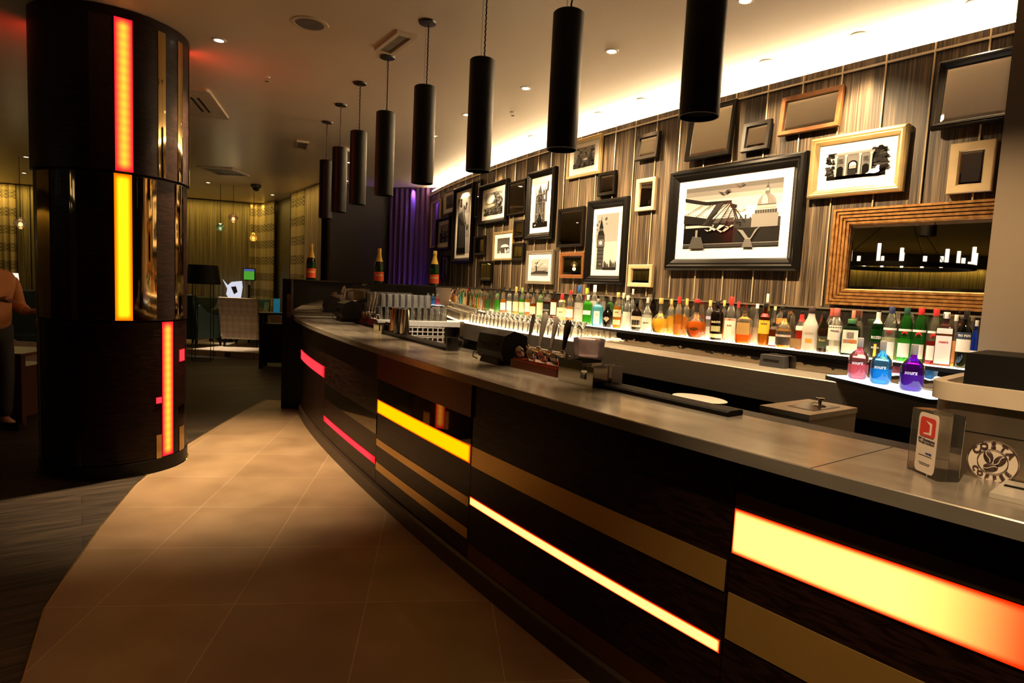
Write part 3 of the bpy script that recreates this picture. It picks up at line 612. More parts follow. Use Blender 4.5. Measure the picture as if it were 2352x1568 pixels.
def prof_of(kind, fw):
    if kind == 'deep': return [(0, .012), (0, -.028), (fw * .15, -.042), (fw * .35, -.046), (fw * .5, -.036), (fw * .62, -.036), (fw * .8, -.022), (fw, -.012), (fw, .0)]
    if kind == 'ribs':
        p = [(0, .012), (0, -.02)]
        for k in range(5): p += [(fw * (k + .1) / 5, -.045 + .004 * k), (fw * (k + .75) / 5, -.045 + .004 * k), (fw * (k + .85) / 5, -.03 + .004 * k)]
        return p + [(fw, -.012), (fw, 0)]
    return [(0, .012), (0, -.018), (fw * .1, -.022), (fw * .85, -.018), (fw, -.008), (fw, 0)]
def mirror(label, xl, xr, yt, yb, fmat, fw=.03, kind='flat', glass=None, tilt=0):
    t, w, h = hang('wall_mirror', label, 'mirror', xl, xr, yt, yb, 'mirrors on the striped wall')
    if tilt: a_ = t.rotation_euler.z; k_ = h / 2 * math.sin(math.radians(tilt)); t.location.x += k_ * math.sin(a_); t.location.y -= k_ * math.cos(a_); t.rotation_euler.x = -math.radians(tilt)
    framebm(w, h, prof_of(kind, fw)).build('frame', fmat, t, smooth=25)
    a, c = w / 2 - fw, h / 2 - fw; b = min(.022, a * .2)
    m = MB(); m.poly([(-a + b, -.006, -c + b), (a - b, -.006, -c + b), (a - b, -.006, c - b), (-a + b, -.006, c - b)]); m.build('mirror_glass', glass or MIRROR, t)
    m = framebm(2 * a, 2 * c, [(0, -.003), (b, -.006)]); m.build('cut_edge', glass or MIRROR, t)
    m = MB(); m.box((0, .006, 0), (w - .01, .01, h - .01)); m.build('backing', BLACK, t)
def photo(label, xl, xr, yt, yb, fmat, fw, mw, art, kind='flat'):   # mw: mount margins (side, top, bottom) in parts of the inner width/height
    t, w, h = hang('framed_photograph', label, 'picture', xl, xr, yt, yb, 'framed photographs on the striped wall')
    framebm(w, h, prof_of(kind, fw)).build('frame', fmat, t, smooth=25)
    a, c = w / 2 - fw, h / 2 - fw
    m = MB(); m.box((0, .001, 0), (2 * a, .012, 2 * c)); m.build('mount', MOUNT, t)
    s, tp, bt = mw; x0, x1, z0, z1 = -a + 2 * a * s, a - 2 * a * s, -c + 2 * c * bt, c - 2 * c * tp
    m = MB(); k = 0
    for g, pts in art:
        m.cur = g; yy = -.0056 - .00018 * k; k += 1
        m.poly([(x0 + (x1 - x0) * u, yy, z0 + (z1 - z0) * v) for u, v in pts])
    m.build('print', GREY, t)
# --- drawing the black and white prints (unit square, grey step 0..9)
def R_(g, x0, y0, x1, y1): return (g, [(x0, y0), (x1, y0), (x1, y1), (x0, y1)])
def O_(g, x, y, rx, ry, n=18, a0=0, a1=2 * PI): return (g, [(x + rx * math.cos(a0 + (a1 - a0) * i / n), y + ry * math.sin(a0 + (a1 - a0) * i / n)) for i in range(n + (0 if abs(a1 - a0 - 2 * PI) < .01 else 1))])
def Y_(g, *p): return (g, list(p))
def sky(a, b, n=9): return [R_(round(a + (b - a) * i / (n - 1)), 0, i / n, 1, (i + 1) / n) for i in range(n)]
def bird(x, y, s, g=1): return [Y_(g, (x - s, y + s * .5), (x - s * .3, y + s * .25), (x, y), (x - s * .2, y - s * .3)), Y_(g, (x, y), (x + s * .4, y + s * .7), (x + s, y + s * .6), (x + s * .3, y - s * .1))]
def speck(n, x0, x1, y0, y1, s, gs, seed):
    r = random.Random(seed); return [O_(r.choice(gs), r.uniform(x0, x1), r.uniform(y0, y1), s * r.uniform(.4, 1.2), s * r.uniform(.4, 1.2), 6) for _ in range(n)]
def clock_tower():
    A = sky(7, 6, 6) + [R_(2, .10, 0, .40, .40), R_(3, .12, 0, .38, .40)]
    for k in range(5): A.append(R_(1, .13 + .052 * k, .01, .14 + .052 * k, .40))
    for z in (.06, .13, .20, .27, .34): A.append(R_(1, .10, z, .40, z + .008))
    A += [R_(2, .07, .40, .42, .56), R_(4, .10, .42, .39, .545), O_(1, .245, .485, .085, .045), O_(8, .245, .485, .073, .038), Y_(1, (.24, .48), (.25, .48), (.25, .515), (.24, .515)), Y_(1, (.24, .483), (.29, .478), (.29, .486), (.24, .49)),
          R_(2, .09, .56, .41, .62), Y_(1, (.09, .62), (.41, .62), (.34, .70), (.15, .70)), R_(3, .16, .70, .33, .745), Y_(1, (.15, .745), (.34, .745), (.265, .88), (.225, .88)), Y_(1, (.235, .88), (.255, .88), (.247, .985), (.243, .985))]
    A += [R_(2, .40, 0, 1, .045), R_(1, .40, 0, 1, .03)]
    for x, z in ((.45, .12), (.52, .09), (.60, .07), (.72, .14), (.78, .10), (.86, .09), (.95, .11)): A += [R_(2, x, .03, x + .06, z), Y_(2, (x, z), (x + .06, z), (x + .03, z + .05))]
    for x, y, s in ((.05, .80, .05), (.14, .86, .05), (.08, .72, .04), (.15, .66, .05), (.45, .90, .06), (.48, .82, .03), (.0, .60, .03)): A += bird(x, y, s)
    return A + [O_(8, .30, .10, .018, .009, 8)]
def dome_bridge():
    A = [R_(3, 0, 0, 1, 1)] + [R_(g, 0, .34 + .66 * i / 9, 1, .34 + .66 * (i + 1) / 9) for i, g in enumerate((8, 8, 8, 8, 7, 7, 6, 5, 4))] + [R_(1, 0, 0, 1, .40), R_(2, .55, .30, 1, .44), R_(0, 0, .08, .55, .33)]
    A += [R_(2, .0, .02, 1, .06), R_(5, 0, .065, 1, .075), R_(3, .0, .40, .55, .47), R_(7, .02, .34, .34, .38)]
    for k in range(9): A.append(R_(2, .56 + .05 * k, .44, .575 + .05 * k, .46 + .02 * (k % 3)))
    # dome
    A += [R_(5, .73, .30, .98, .50), Y_(4, (.76, .50), (.96, .50), (.86, .545)), R_(4, .755, .50, .965, .56), R_(7, .755, .555, .97, .575)]
    for k in range(9): A.append(R_(2, .765 + .023 * k, .505, .775 + .023 * k, .553))
    A += [R_(6, .775, .575, .955, .63), O_(5, .865, .63, .088, .16, 16, 0, PI), O_(7, .845, .64, .03, .14, 12, 0, PI), R_(3, .775, .622, .955, .635), R_(4, .845, .785, .885, .83), R_(6, .852, .83, .878, .87), Y_(3, (.85, .87), (.88, .87), (.867, .93), (.863, .93)), R_(3, .8635, .93, .8665, .97)]
    for k in range(7): A.append(Y_(4, (.79 + .025 * k, .635), (.793 + .025 * k, .635), (.862 + .002 * k, .785), (.861 + .002 * k, .785)))
    # footbridge deck, arm and cables
    A += [Y_(1, (0, .42), (.33, .36), (.33, .46), (0, .56)), Y_(1, (0, .84), (.25, .75), (.52, .74), (.52, .70), (.24, .71), (0, .79)), Y_(2, (.36, .70), (.44, .72), (.34, .52), (.25, .38), (.22, .38)), Y_(1, (.5, .70), (.58, .66), (.57, .60), (.52, .62))]
    for x0, y0, x1, y1 in ((.02, .56, .24, .74), (.12, .50, .33, .73), (.30, .40, .50, .70), (.24, .42, .47, .70), (.38, .36, .51, .68), (.46, .36, .54, .64), (.62, .34, .53, .66), (.66, .40, .55, .62), (.58, .38, .53, .64)):
        A.append(Y_(1, (x0, y0), (x0 + .012, y0), (x1 + .012, y1), (x1, y1)))
    for k in range(8): A.append(Y_(3, (.40 + .01 * k, .44 + .028 * k * .9), (.64 - .02 * k, .40 + .03 * k), (.64 - .02 * k, .408 + .03 * k), (.40 + .01 * k, .448 + .028 * k * .9)))
    for k in range(10): A.append(R_(2, .02 + .03 * k, .555 - .009 * k, .024 + .03 * k, .60 - .009 * k))
    A += [Y_(3, (.08, .0), (.26, .0), (.22, .18), (.12, .20)), R_(5, .15, .18, .175, .30), Y_(4, (.66, 0), (.77, 0), (.735, .14), (.69, .14)), Y_(5, (.60, .28), (.66, .26), (.72, .14), (.74, .14), (.78, .26), (.84, .32), (.80, .26), (.745, .12), (.69, .12), (.64, .22))]
    # gulls
    for x, y, s, g in ((.44, .86, .07, 2), (.60, .95, .05, 3), (.62, .58, .06, 6), (.38, .30, .09, 7), (.45, .26, .07, 6), (.30, .28, .05, 7), (.52, .32, .05, 6)): A += bird(x, y, s, g)
    return A
def arch():
    A = [R_(1, 0, 0, 1, 1), R_(8, 0, .18, .20, .85), R_(7, .15, .5, .9, 1), R_(0, 0, 0, 1, .12)] + speck(40, 0, .12, .2, .95, .05, (0, 1, 2), 3) + speck(60, .78, 1, .25, 1, .07, (0, 1, 2), 4)
    A += [R_(4, .16, .10, .80, .90), R_(5, .14, .86, .82, .93), R_(3, .14, .835, .82, .86), O_(0, .47, .48, .085, .16, 16, 0, PI), R_(0, .385, .10, .555, .48), O_(7, .47, .46, .06, .12, 14, 0, PI), R_(5, .41, .34, .53, .46), O_(0, .255, .36, .055, .10, 12, 0, PI), R_(0, .20, .10, .31, .36), O_(0, .69, .36, .055, .10, 12, 0, PI), R_(0, .635, .10, .745, .36)]
    for x in (.165, .335, .575, .76): A += [R_(6, x, .10, x + .03, .82), R_(2, x + .03, .10, x + .037, .82), R_(6, x - .012, .80, x + .042, .86)]
    A += [R_(3, .21, .58, .31, .74), R_(3, .64, .58, .74, .74), R_(2, .23, .60, .29, .72), R_(2, .66, .60, .72, .72), R_(5, .36, .12, .58, .15), R_(1, .40, .10, .54, .30)]
    A += [O_(9, .84, .16, .09, .085), O_(9, .89, .25, .035, .06), O_(9, .90, .32, .026, .035), Y_(9, (.70, .08), (.80, .10), (.80, .22), (.76, .16)), O_(3, .90, .325, .006, .008, 6)]
    return A
def gate_tower():
    A = sky(7, 7, 2) + [Y_(2, (.10, 0), (.82, 0), (.80, .70), (.68, .86), (.60, .72), (.42, .96), (.26, .74), (.12, .70)), Y_(8, (.0, .5), (.10, .5), (.13, .74), (.0, .8)), Y_(1, (.86, .76), (.98, .80), (.98, 1), (.93, 1)), R_(2, .78, .55, .90, .82)]
    for x in (.12, .28, .60, .76): A += [R_(3, x, 0, x + .05, .80), Y_(3, (x, .80), (x + .05, .80), (x + .025, .96)), R_(5, x + .035, .1, x + .045, .80)]
    for z in (.18, .30, .55, .74): A += [R_(4, .12, z, .80, z + .012)]
    A += [R_(1, .32, .56, .60, .73), Y_(0, (.30, 0), (.62, 0), (.62, .18), (.46, .30), (.30, .18)), Y_(4, (.34, .20), (.36, .20), (.47, .44), (.46, .46)), Y_(4, (.60, .20), (.58, .20), (.46, .42), (.47, .46)), R_(0, 0, 0, 1, .12), O_(8, .76, .66, .04, .05), O_(6, .15, .05, .03, .02), O_(6, .22, .055, .02, .02)]
    return A + speck(50, .12, .82, .1, .75, .016, (1, 3, 4, 5), 8)
def statue():
    A = sky(7, 5, 7) + [Y_(2, (.05, .70), (.48, .84), (.72, .52), (.84, .46), (.70, .50), (.40, .58)), Y_(4, (.06, .72), (.45, .84), (.64, .55), (.58, .54), (.40, .76)), Y_(1, (0, 0), (.72, 0), (.66, .50), (.50, .55), (.05, .70))]
    for k in range(5): A += [Y_(3, (.20 + .10 * k, .08), (.24 + .10 * k, .08), (.23 + .095 * k, .52 - .01 * k), (.19 + .095 * k, .53 - .01 * k))]
    A += [R_(0, 0, 0, .70, .10), Y_(1, (.20, .86), (.36, .84), (.34, .92), (.30, .98), (.24, .97), (.22, .92)), O_(1, .29, .97, .05, .022)] + bird(.62, .80, .16, 1) + bird(.80, .44, .10, 2)
    return A
def landscape():
    return sky(5, 7, 4) + [R_(2, 0, .42, .62, .58), Y_(6, (0, .34), (.62, .44), (.62, .50), (0, .46)), Y_(2, (0, 0), (1, 0), (1, .30), (.62, .40), (0, .30)), O_(8, .30, .66, .22, .14)] + speck(90, 0, 1, 0, .32, .05, (1, 2, 3, 4), 5) + speck(60, .62, 1, .4, .95, .07, (2, 3, 4), 6) + bird(.52, .88, .12, 1) + bird(.72, .80, .12, 2) + bird(.1, .8, .1, 3)
def domes():
    return sky(4, 6, 5) + speck(30, .2, 1, .6, .98, .05, (2, 3, 7), 11) + [R_(2, 0, 0, 1, .22), O_(3, .28, .32, .13, .24, 16, 0, PI), R_(3, .15, .12, .41, .34), R_(2, .26, .54, .30, .66), R_(2, .74, .1, .94, .45), Y_(2, (.80, .45), (.88, .45), (.84, .86)), Y_(8, (.45, .36), (.62, .44), (.72, .34), (.58, .32)), O_(9, .62, .37, .07, .045)] + speck(40, 0, 1, 0, .25, .05, (1, 3, 4), 12)
def umbrella():
    return [R_(3, 0, 0, 1, 1), R_(2, 0, 0, 1, .3), O_(9, .62, .36, .34, .22, 16, 0, PI), Y_(9, (.64, .30), (.70, .30), (.70, .04), (.64, .04)), O_(9, .72, .10, .07, .09), O_(8, .90, .16, .06, .14), O_(9, .30, .04, .03, .05), O_(7, .25, .1, .02, .09)] + [O_(2, .34 + .11 * k, .36, .05, .05) for k in range(6)]
def cranes():
    return sky(6, 7, 4) + [R_(4, 0, 0, 1, .22), Y_(2, (0, .16), (.3, .30), (.7, .30), (1, .24), (1, .12), (0, .12)), R_(2, .28, .28, .36, .58)] + [Y_(2, (.2 + .2 * k, .5), (.23 + .2 * k, .5), (.48 + .2 * k, .95 - .2 * k), (.46 + .2 * k, .95 - .2 * k)) for k in range(3)] + bird(.8, .3, .1, 3) + bird(.3, .75, .12, 2) + [O_(9, .82, .68, .06, .04), R_(6, 0, .02, 1, .05)]
def figures():
    return sky(6, 7, 3) + [R_(2, 0, 0, .35, .55), R_(3, .3, .2, .9, .38), Y_(1, (.55, 0), (.75, 0), (.72, .5), (.58, .5)), O_(1, .65, .56, .06, .07), Y_(1, (.15, .5), (.35, .5), (.3, .85), (.2, .85))] + speck(30, 0, 1, .3, .9, .06, (2, 3, 8), 9)
DM = M('dim_mirror', (.45, .40, .36), .03, 1, var=0)
BK = 'black framed'
mirror('narrow pale gold framed mirror beside the purple window', 991, 1011, 461, 568, F_BEIGE, .03)
photo('small silver framed dim photograph, high up beside the tall column picture', 1022, 1045, 437, 490, F_SILV, .02, (.14, .18, .18), sky(3, 4, 3) + bird(.5, .5, .2, 1))
photo('small black framed street photograph above the third champagne bottle', 1005, 1036, 500, 575, F_BLACK, .05, (.14, .14, .18), figures(), 'deep')
mirror('small dark mirror low on the wall just over the third champagne bottle', 1014, 1031, 587, 643, F_BLACK, .03)
photo('tall narrow black framed photograph of a columned building with a statue', 1044, 1088, 426, 603, F_BLACK, .07, (.12, .11, .07), statue(), 'deep')
mirror('sliver of a black mirror between the column picture and the landscape picture', 1094, 1106, 414, 500, F_BLACK, .03)
photo('black framed landscape photograph with low sun and field', 1104.5, 1167.5, 419, 515, F_BLACK, .07, (.12, .14, .14), landscape(), 'deep')
mirror('thin black framed dark mirror between the landscape and the gate tower', 1169, 1208, 415, 493, F_DARK, .022, glass=DM)
photo('tall black framed photograph of a gothic gate tower', 1213, 1275.5, 390, 550, F_BLACK, .08, (.14, .10, .10), gate_tower(), 'deep')
mirror('small black framed mirror directly over a similar one, beside the umbrella picture', 1182, 1204, 506, 546, F_DARK, .03)
mirror('small black framed mirror below its twin, beside the umbrella picture', 1178, 1204, 558, 598, F_DARK, .03)
photo('small gilt framed photograph of a white umbrella', 1135, 1180, 531, 598, F_GOLD, .03, (.15, .18, .20), umbrella())
mirror('small dark mirror between the column picture and the umbrella picture', 1090.6, 1114, 542, 586, F_DARK, .03, glass=DM)
mirror('small black framed mirror below the umbrella picture', 1102.5, 1130, 600, 645, F_DARK, .03)
photo('small silver framed photograph of cranes over a river', 1210.6, 1272, 575, 652, F_SILV, .04, (.13, .20, .18), cranes())
mirror('black framed mirror beside the top half of the clock tower picture', 1283, 1341.5, 477, 567, F_DARK, .03)
mirror('brown framed mirror beside the foot of the clock tower picture', 1288, 1343, 580, 639, F_BROWN, .04)
photo('tall black framed photograph of a clock tower with birds', 1350, 1441, 457, 652, F_BLACK, .085, (.12, .09, .09), clock_tower(), 'deep')
photo('gilt framed photograph of domes and a spire, just under the light trough', 1305.5, 1382, 317.6, 406, F_GOLD, .035, (.15, .17, .20), domes())
mirror('small black square mirror above the clock tower picture', 1375.7, 1415, 394.5, 449, F_DARK, .035, glass=DM)
mirror('small black square mirror hung high between two tube pendants', 1466, 1516, 307, 367, F_DARK, .035, tilt=6)
mirror('upright pale framed mirror beside the large bridge picture', 1463, 1506.5, 409.5, 484.5, F_BEIGE, .04, glass=DM)
mirror('low wide pale framed mirror just above the spirit bottles', 1445, 1500, 607.5, 659, F_BEIGE, .04)
mirror('large black framed mirror above the bridge picture, partly behind a tube pendant', 1587, 1689, 241, 365, F_BLACK, .035, tilt=6)
mirror('small black square mirror next to the brown framed one, high up', 1709.6, 1772, 279.5, 348, F_DARK, .035, tilt=6)
photo('largest black framed photograph, of a footbridge and a domed cathedral', 1538, 1846, 374, 622, F_BLACK, .10, (.075, .10, .13), dome_bridge(), 'deep')
mirror('wide walnut framed mirror hung high over the arch picture', 1798, 1935, 211.6, 304, F_BROWN, .035, tilt=6)
photo('gilt framed photograph of a triumphal arch with a white bird', 1864, 2082, 304, 449.5, F_GOLD, .06, (.12, .20, .20), arch(), 'deep')
mirror('large black framed mirror at the top corner by the taupe pier', 2154, 2340, 127, 290, F_BLACK, .04, 'deep', tilt=6)
mirror('pale wood framed dark mirror beside the taupe pier', 2181, 2284, 326, 443, F_BEIGE, .055, glass=DM)
mirror('huge ribbed gold framed mirror low on the wall by the taupe pier', 1911.6, 2420, 466, 712, F_ORN, .115, 'ribs')
# ================================================================== bottles
def outward(y): n = nrm(WP, y); return math.atan2(-n[1], -n[0])      # direction from the wall to the guests
# silhouettes: (radius, height) in parts of the half width / the height, bottom to neck
SIL = {
 'wine': [(.92, 0), (1, .02), (1, .60), (.93, .66), (.62, .73), (.36, .79), (.32, .84), (.32, .97)],
 'spirit': [(.94, 0), (1, .015), (1, .64), (.94, .70), (.60, .76), (.36, .80), (.33, .85), (.33, .97)],
 'tall': [(.92, 0), (1, .02), (1, .58), (.90, .66), (.55, .75), (.40, .82), (.36, .97)],
 'slim': [(.9, 0), (1, .02), (1, .52), (.8, .62), (.5, .74), (.42, .97)],
 'bulb': [(.55, 0), (.88, .05), (1, .18), (1, .28), (.86, .42), (.50, .52), (.26, .57), (.22, .66), (.24, .96)],
 'onion': [(.62, 0), (.70, .02), (.95, .14), (1, .25), (.92, .38), (.66, .50), (.34, .58), (.24, .64), (.22, .78), (.24, .97)],
 'round': [(.80, 0), (.98, .06), (1, .30), (1, .44), (.92, .56), (.60, .66), (.30, .71), (.27, .78), (.27, .97)],
 'skirt': [(1, 0), (1, .03), (.97, .38), (.98, .52), (.80, .64), (.52, .74), (.40, .84), (.37, .97)],
 'square': [(.96, 0), (1, .02), (1, .66), (.94, .72), (.5, .77), (.34, .80), (.34, .97)],
 'flask': [(.96, 0), (1, .02), (1, .70), (.9, .77), (.62, .82), (.42, .86), (.42, .97)],
 'martini': [(.94, 0), (1, .02), (.98, .50), (.86, .56), (.84, .60), (.80, .70), (.56, .80), (.36, .86), (.34, .97)],
 'shoulder': [(.80, 0), (.84, .02), (.92, .40), (1, .50), (.98, .56), (.80, .66), (.46, .76), (.34, .82), (.30, .97)],
 'champagne': [(.95, 0), (1, .02), (1, .42), (.93, .52), (.72, .63), (.48, .74), (.36, .84), (.34, .90), (.40, .905), (.40, .93), (.34, .94)],
}
SQ = {'square', 'flask'}
CLEAR = (.93, .92, .86)
def rings(m, prof, sq, seg=20):
    rr = []
    for r, z in prof:
        if sq and r > .012:
            p = rrect(2 * r, 2 * r * sq, min(r, r * sq) * .35, 4); b = m.add([(x, y, z) for x, y in p]); rr.append((b, len(p)))
        else:
            b = m.add([(r * math.cos(2 * PI * (k + .5) / 20 + PI / 4 * 0), r * (sq and min(1, sq * 1.2) or 1) * math.sin(2 * PI * (k + .5) / 20), z) for k in range(20)]); rr.append((b, 20))
    return rr
def bottle(loc, rz, w, h, sil, glass, liq, fill, cap, caph, labels, label, words=(), group='spirit bottles on the lit shelf', name='spirit_bottle', cat='bottle', capr=1.12, body=.45, neck=None):
    """labels: (z0, z1, half angle in degrees, colour) as wrapped paper; words: (text, z, size, colour, fit)"""
    t = thing(name, label, cat, loc, rz, group)
    S_ = SIL[sil]; R = w / 2; sq = {'square': .85, 'flask': .62}.get(sil)
    prof = [(r * R, z * h) for r, z in S_]; zf = fill * h
    p2 = []
    for a, b in zip(prof, prof[1:]):
        p2.append(a)
        if a[1] < zf < b[1]: f = (zf - a[1]) / (b[1] - a[1]); p2.append((a[0] + f * (b[0] - a[0]), zf))
    p2.append(prof[-1])
    m = MB(); rr = rings(m, p2, sq)
    if len({n for _, n in rr}) == 1:
        for (A, n), (B, _), a in zip(rr, rr[1:], p2):
            m.cur = 0 if a[1] < zf - 1e-6 else 1
            for k in range(n): m.quad(A + k, A + (k + 1) % n, B + (k + 1) % n, B + k)
        m.cur = 0; m.quad(*[rr[0][0] + k for k in range(rr[0][1])][::-1])
    m.build('glass_body', [GC(liq, body), GC(glass, .1)], t, smooth=50)
    # cap
    cr = p2[-1][0] * capr; z1 = h; z0 = h - caph * h
    m = MB(); m.lathe([(cr * .98, z0), (cr, z0 + .002), (cr, z1 - .003), (cr * .9, z1)], seg=16); m.build('cap', P(cap, .35), t, smooth=50)
    if neck:
        m = MB(); q = [(r * 1.03 + .0004, z) for r, z in prof if z / h > neck[0] - .02]; q = [(np.interp(neck[0] * h, [z for _, z in prof], [r for r, _ in prof]) * 1.03 + .0004, neck[0] * h)] + [x for x in q if x[1] > neck[0] * h]; m.lathe(q, seg=16, cap=False); m.build('neck_foil', P(neck[1], .35), t, smooth=50)
    for z0, z1, ha, colr in labels:
        m = MB(); ha = math.radians(ha); g = []
        zs = [z0 + (z1 - z0) * k / 4 for k in range(5)]
        for k in range(13):
            a = -ha + 2 * ha * k / 12; row = []
            for z in zs:
                r = float(np.interp(z, [q[1] for q in S_], [q[0] for q in S_])) * R + .0006
                if sq: x = r * max(-.86, min(.86, math.sin(a) / math.sin(max(ha, .01)) * min(ha / 1.2, .86))); row.append(((x, -r * sq - .0006, z * h), (k / 12, z)))
                else: row.append(((r * math.sin(a), -r * math.cos(a), z * h), (k / 12, z)))
            g.append(row)
        m.sheet(g); m.build('paper_label', P(colr, .5), t, smooth=60)
    for txt, z, size, colr, fit in words:
        r = float(np.interp(z, [q[1] for q in S_], [q[0] for q in S_])) * R + .0012
        if sq: lettering('lettering', txt, size, P(colr, .5), t, (0, -r * sq - .0012, z * h), fit=fit)
        else: lettering('lettering', txt, size, P(colr, .5), t, (0, 0, z * h), bend=r, fit=fit)
    return t
def on_shelf(px, o, z=1.20, Pc=None):
    q = WP if Pc is None else Pc; p, y = hit(q, px, 760, o); return p, y
AMB = (.80, .36, .06); DAMB = (.42, .13, .02); RUM = (.25, .06, .01); GREEN = (.10, .55, .05); DGRN = (.02, .16, .02); YEL = (.95, .62, .10); RED = (.55, .02, .02); DARK = (.015, .008, .006); BLUE = (.25, .70, .85); BRN = (.10, .03, .01)
W_ = (.85, .80, .70); CRM = (.80, .66, .42); BLK = (.01, .01, .01); GLD = (.60, .42, .12); RD = (.60, .03, .03)
FR, BKR = -.212, -.110
def B(px, yt, yb, wpx, sil, liq, fill, cap, caph, labels, label, glass=CLEAR, words=(), o=FR, body=.45, **k):
    p, y = hit(WP, px, yb, o)
    if (p[:2] - RA) @ rn > -.10: print('SKIP', px); return None
    D = float(RC[2] @ (np.array([p[0], p[1], 1.25]) - [0, 0, EYE]))
    d = ray(px, yt); zt = EYE + math.hypot(p[0], p[1]) / math.hypot(d[0], d[1]) * d[2]
    w = wpx * D / FP; h = zt - 1.2005
    rz = math.atan2(-p[1], -p[0]) + PI / 2
    return bottle((p[0], p[1], 1.2005), rz * .75 + (outward(y) + PI / 2) * .25, w, h, sil, glass, liq, fill, cap, caph, labels, label, words, body=body, **k)
# --- the row, from the far end of the shelf to the taupe pier
B(1114, 662, 706, 13, 'spirit', RED, .40, GLD, .16, [], 'clear bottle half full of red liqueur with a gold cap, far end of shelf')
B(1128, 661, 707, 13, 'spirit', RED, .38, BLK, .14, [], 'clear bottle of red liqueur with a black cap, far end of shelf')
B(1141, 663, 709, 13, 'spirit', GREEN, .55, BLK, .16, [], 'clear bottle of bright green liqueur with a black cap')
B(1155, 658, 710, 13, 'tall', AMB, .55, BLK, .2, [(.15, .42, 70, W_)], 'amber whisky bottle with a white label and long dark cap')
B(1169, 660, 710, 13, 'spirit', CLEAR, .5, BLK, .22, [(.2, .5, 60, W_)], 'clear bottle with black neck and small white label')
B(1184, 658, 712, 14, 'spirit', YEL, .5, GLD, .2, [(.16, .48, 65, CRM)], 'golden whisky bottle with cream label and gold cap')
B(1198, 660, 713, 13, 'tall', GREEN, .6, (.25, .35, .1), .2, [(.14, .5, 70, CRM)], 'slim green whisky bottle with a cream label')
B(1211, 659, 714, 13, 'spirit', AMB, .6, BLK, .16, [(.18, .5, 65, W_)], 'amber whisky bottle with white label and black stopper', words=())
B(1224, 663, 715, 15, 'round', DAMB, .5, BLK, .14, [(.12, .4, 60, CRM)], 'squat brown bourbon bottle with a cream label')
B(1240, 664, 718, 16, 'spirit', (.2, .5, .08), .62, BLK, .16, [(.12, .55, 70, CRM)], 'green whisky bottle with a large cream label')
B(1255, 667, 722, 17, 'square', BRN, .62, BLK, .12, [(.08, .55, 80, BLK), (.30, .36, 60, W_)], 'square whiskey bottle with a black label')
B(1271, 668, 727, 17, 'spirit', RUM, .7, BLK, .22, [(.2, .62, 50, W_)], 'dark brown whisky bottle with a white label', glass=BRN)
B(1289, 674, 730, 22, 'spirit', YEL, .5, RD, .24, [(.12, .50, 75, CRM)], 'golden bottle with a wide cream label and red cap', words=[('RESERVE', .34, .012, BRN, None)])
B(1308, 666, 731, 18, 'tall', (.9, .5, .2), .5, RD, .14, [(.16, .42, 60, W_)], 'pale amber bottle with a bright red cap', o=FR)
B(1327, 655, 738, 20, 'tall', (.90, .88, .80), .55, (.03, .09, .30), .2, [], 'tall frosted vodka bottle with a blue cap', body=.8, words=[('VODKA', .40, .014, (.2, .25, .5), None)], glass=(.9, .88, .82))
B(1344, 661, 738, 14, 'slim', CLEAR, .4, (.30, .50, .03), .2, [], 'clear bottle with a lime green cap behind the green gin', o=BKR)
B(1348, 677, 741, 20, 'square', GREEN, .78, (.65, .62, .55), .18, [(.34, .48, 80, W_)], 'squat bright green gin bottle with a white label', glass=(.3, .75, .15))
B(1362, 654, 742, 19, 'tall', (.92, .88, .8), .6, W_, .28, [], 'tall frosted white vodka bottle with a long white cap', o=BKR, body=.8)
B(1371, 686, 746, 23, 'square', BLUE, .74, (.25, .22, .2), .13, [(.06, .55, 40, W_)], 'pale blue square gin bottle with a white label', glass=(.55, .85, .9), words=[('GIN', .42, .012, (.3, .1, .1), None)])
t = B(1394, 697, 747, 24, 'shoulder', DARK, .6, BLK, .16, [], 'black gin bottle with a tilted cream diamond label', glass=DARK, body=.9)
m = MB(); m.poly([(-.030, -.047, .085), (0, -.050, .052), (.030, -.047, .085), (0, -.050, .118)]); m.build('diamond_label', P((.62, .42, .28), .5), t)
B(1416, 671, 750, 19, 'tall', (.82, .40, .05), .62, GLD, .14, [(.10, .24, 60, CRM), (.32, .52, 70, CRM)], 'golden rum bottle with cream labels and gold cap', words=[('CARTA', .45, .012, BRN, None)])
B(1428, 672, 750, 14, 'tall', CLEAR, .4, CRM, .16, [], 'clear bottle with a cream cap behind the golden rum', o=BKR)
B(1438, 678, 752, 19, 'tall', CLEAR, .5, (.75, .72, .62), .14, [(.06, .52, 60, (.82, .82, .72))], 'clear rum bottle with a tall pale label')
B(1449, 663, 752, 16, 'round', CLEAR, .5, (.6, .58, .55), .14, [], 'clear round shouldered bottle with a silver cap', o=BKR)
B(1460, 686, 755, 24, 'round', DARK, .8, BLK, .14, [(.04, .46, 75, (.66, .52, .38)), (.18, .34, 50, BLK)], 'black spiced rum bottle with a beige and black label', glass=DARK, body=.9)
B(1484, 683, 758, 24, 'round', CLEAR, .5, (.55, .52, .5), .16, [(.06, .42, 70, W_)], 'clear silver tequila bottle with a white label', words=[('Especial', .27, .016, BLK, None)])
B(1496, 669, 758, 14, 'wine', DARK, .7, BLK, .2, [], 'tall black wine bottle behind the silver tequila', glass=DARK, o=BKR, body=.8)
B(1514, 684, 763, 38, 'bulb', YEL, .42, (.5, .36, .1), .16, [], 'wide golden bulb shaped bottle with a cork stopper')
B(1538, 686, 765, 18, 'spirit', YEL, .5, (.55, .4, .12), .16, [], 'golden tequila bottle with gold cap behind the bulb bottle', o=BKR)
B(1555, 681, 769, 23, 'shoulder', AMB, .55, RD, .18, [(.07, .3, 50, DAMB)], 'amber cognac bottle with a dark red cap', words=())
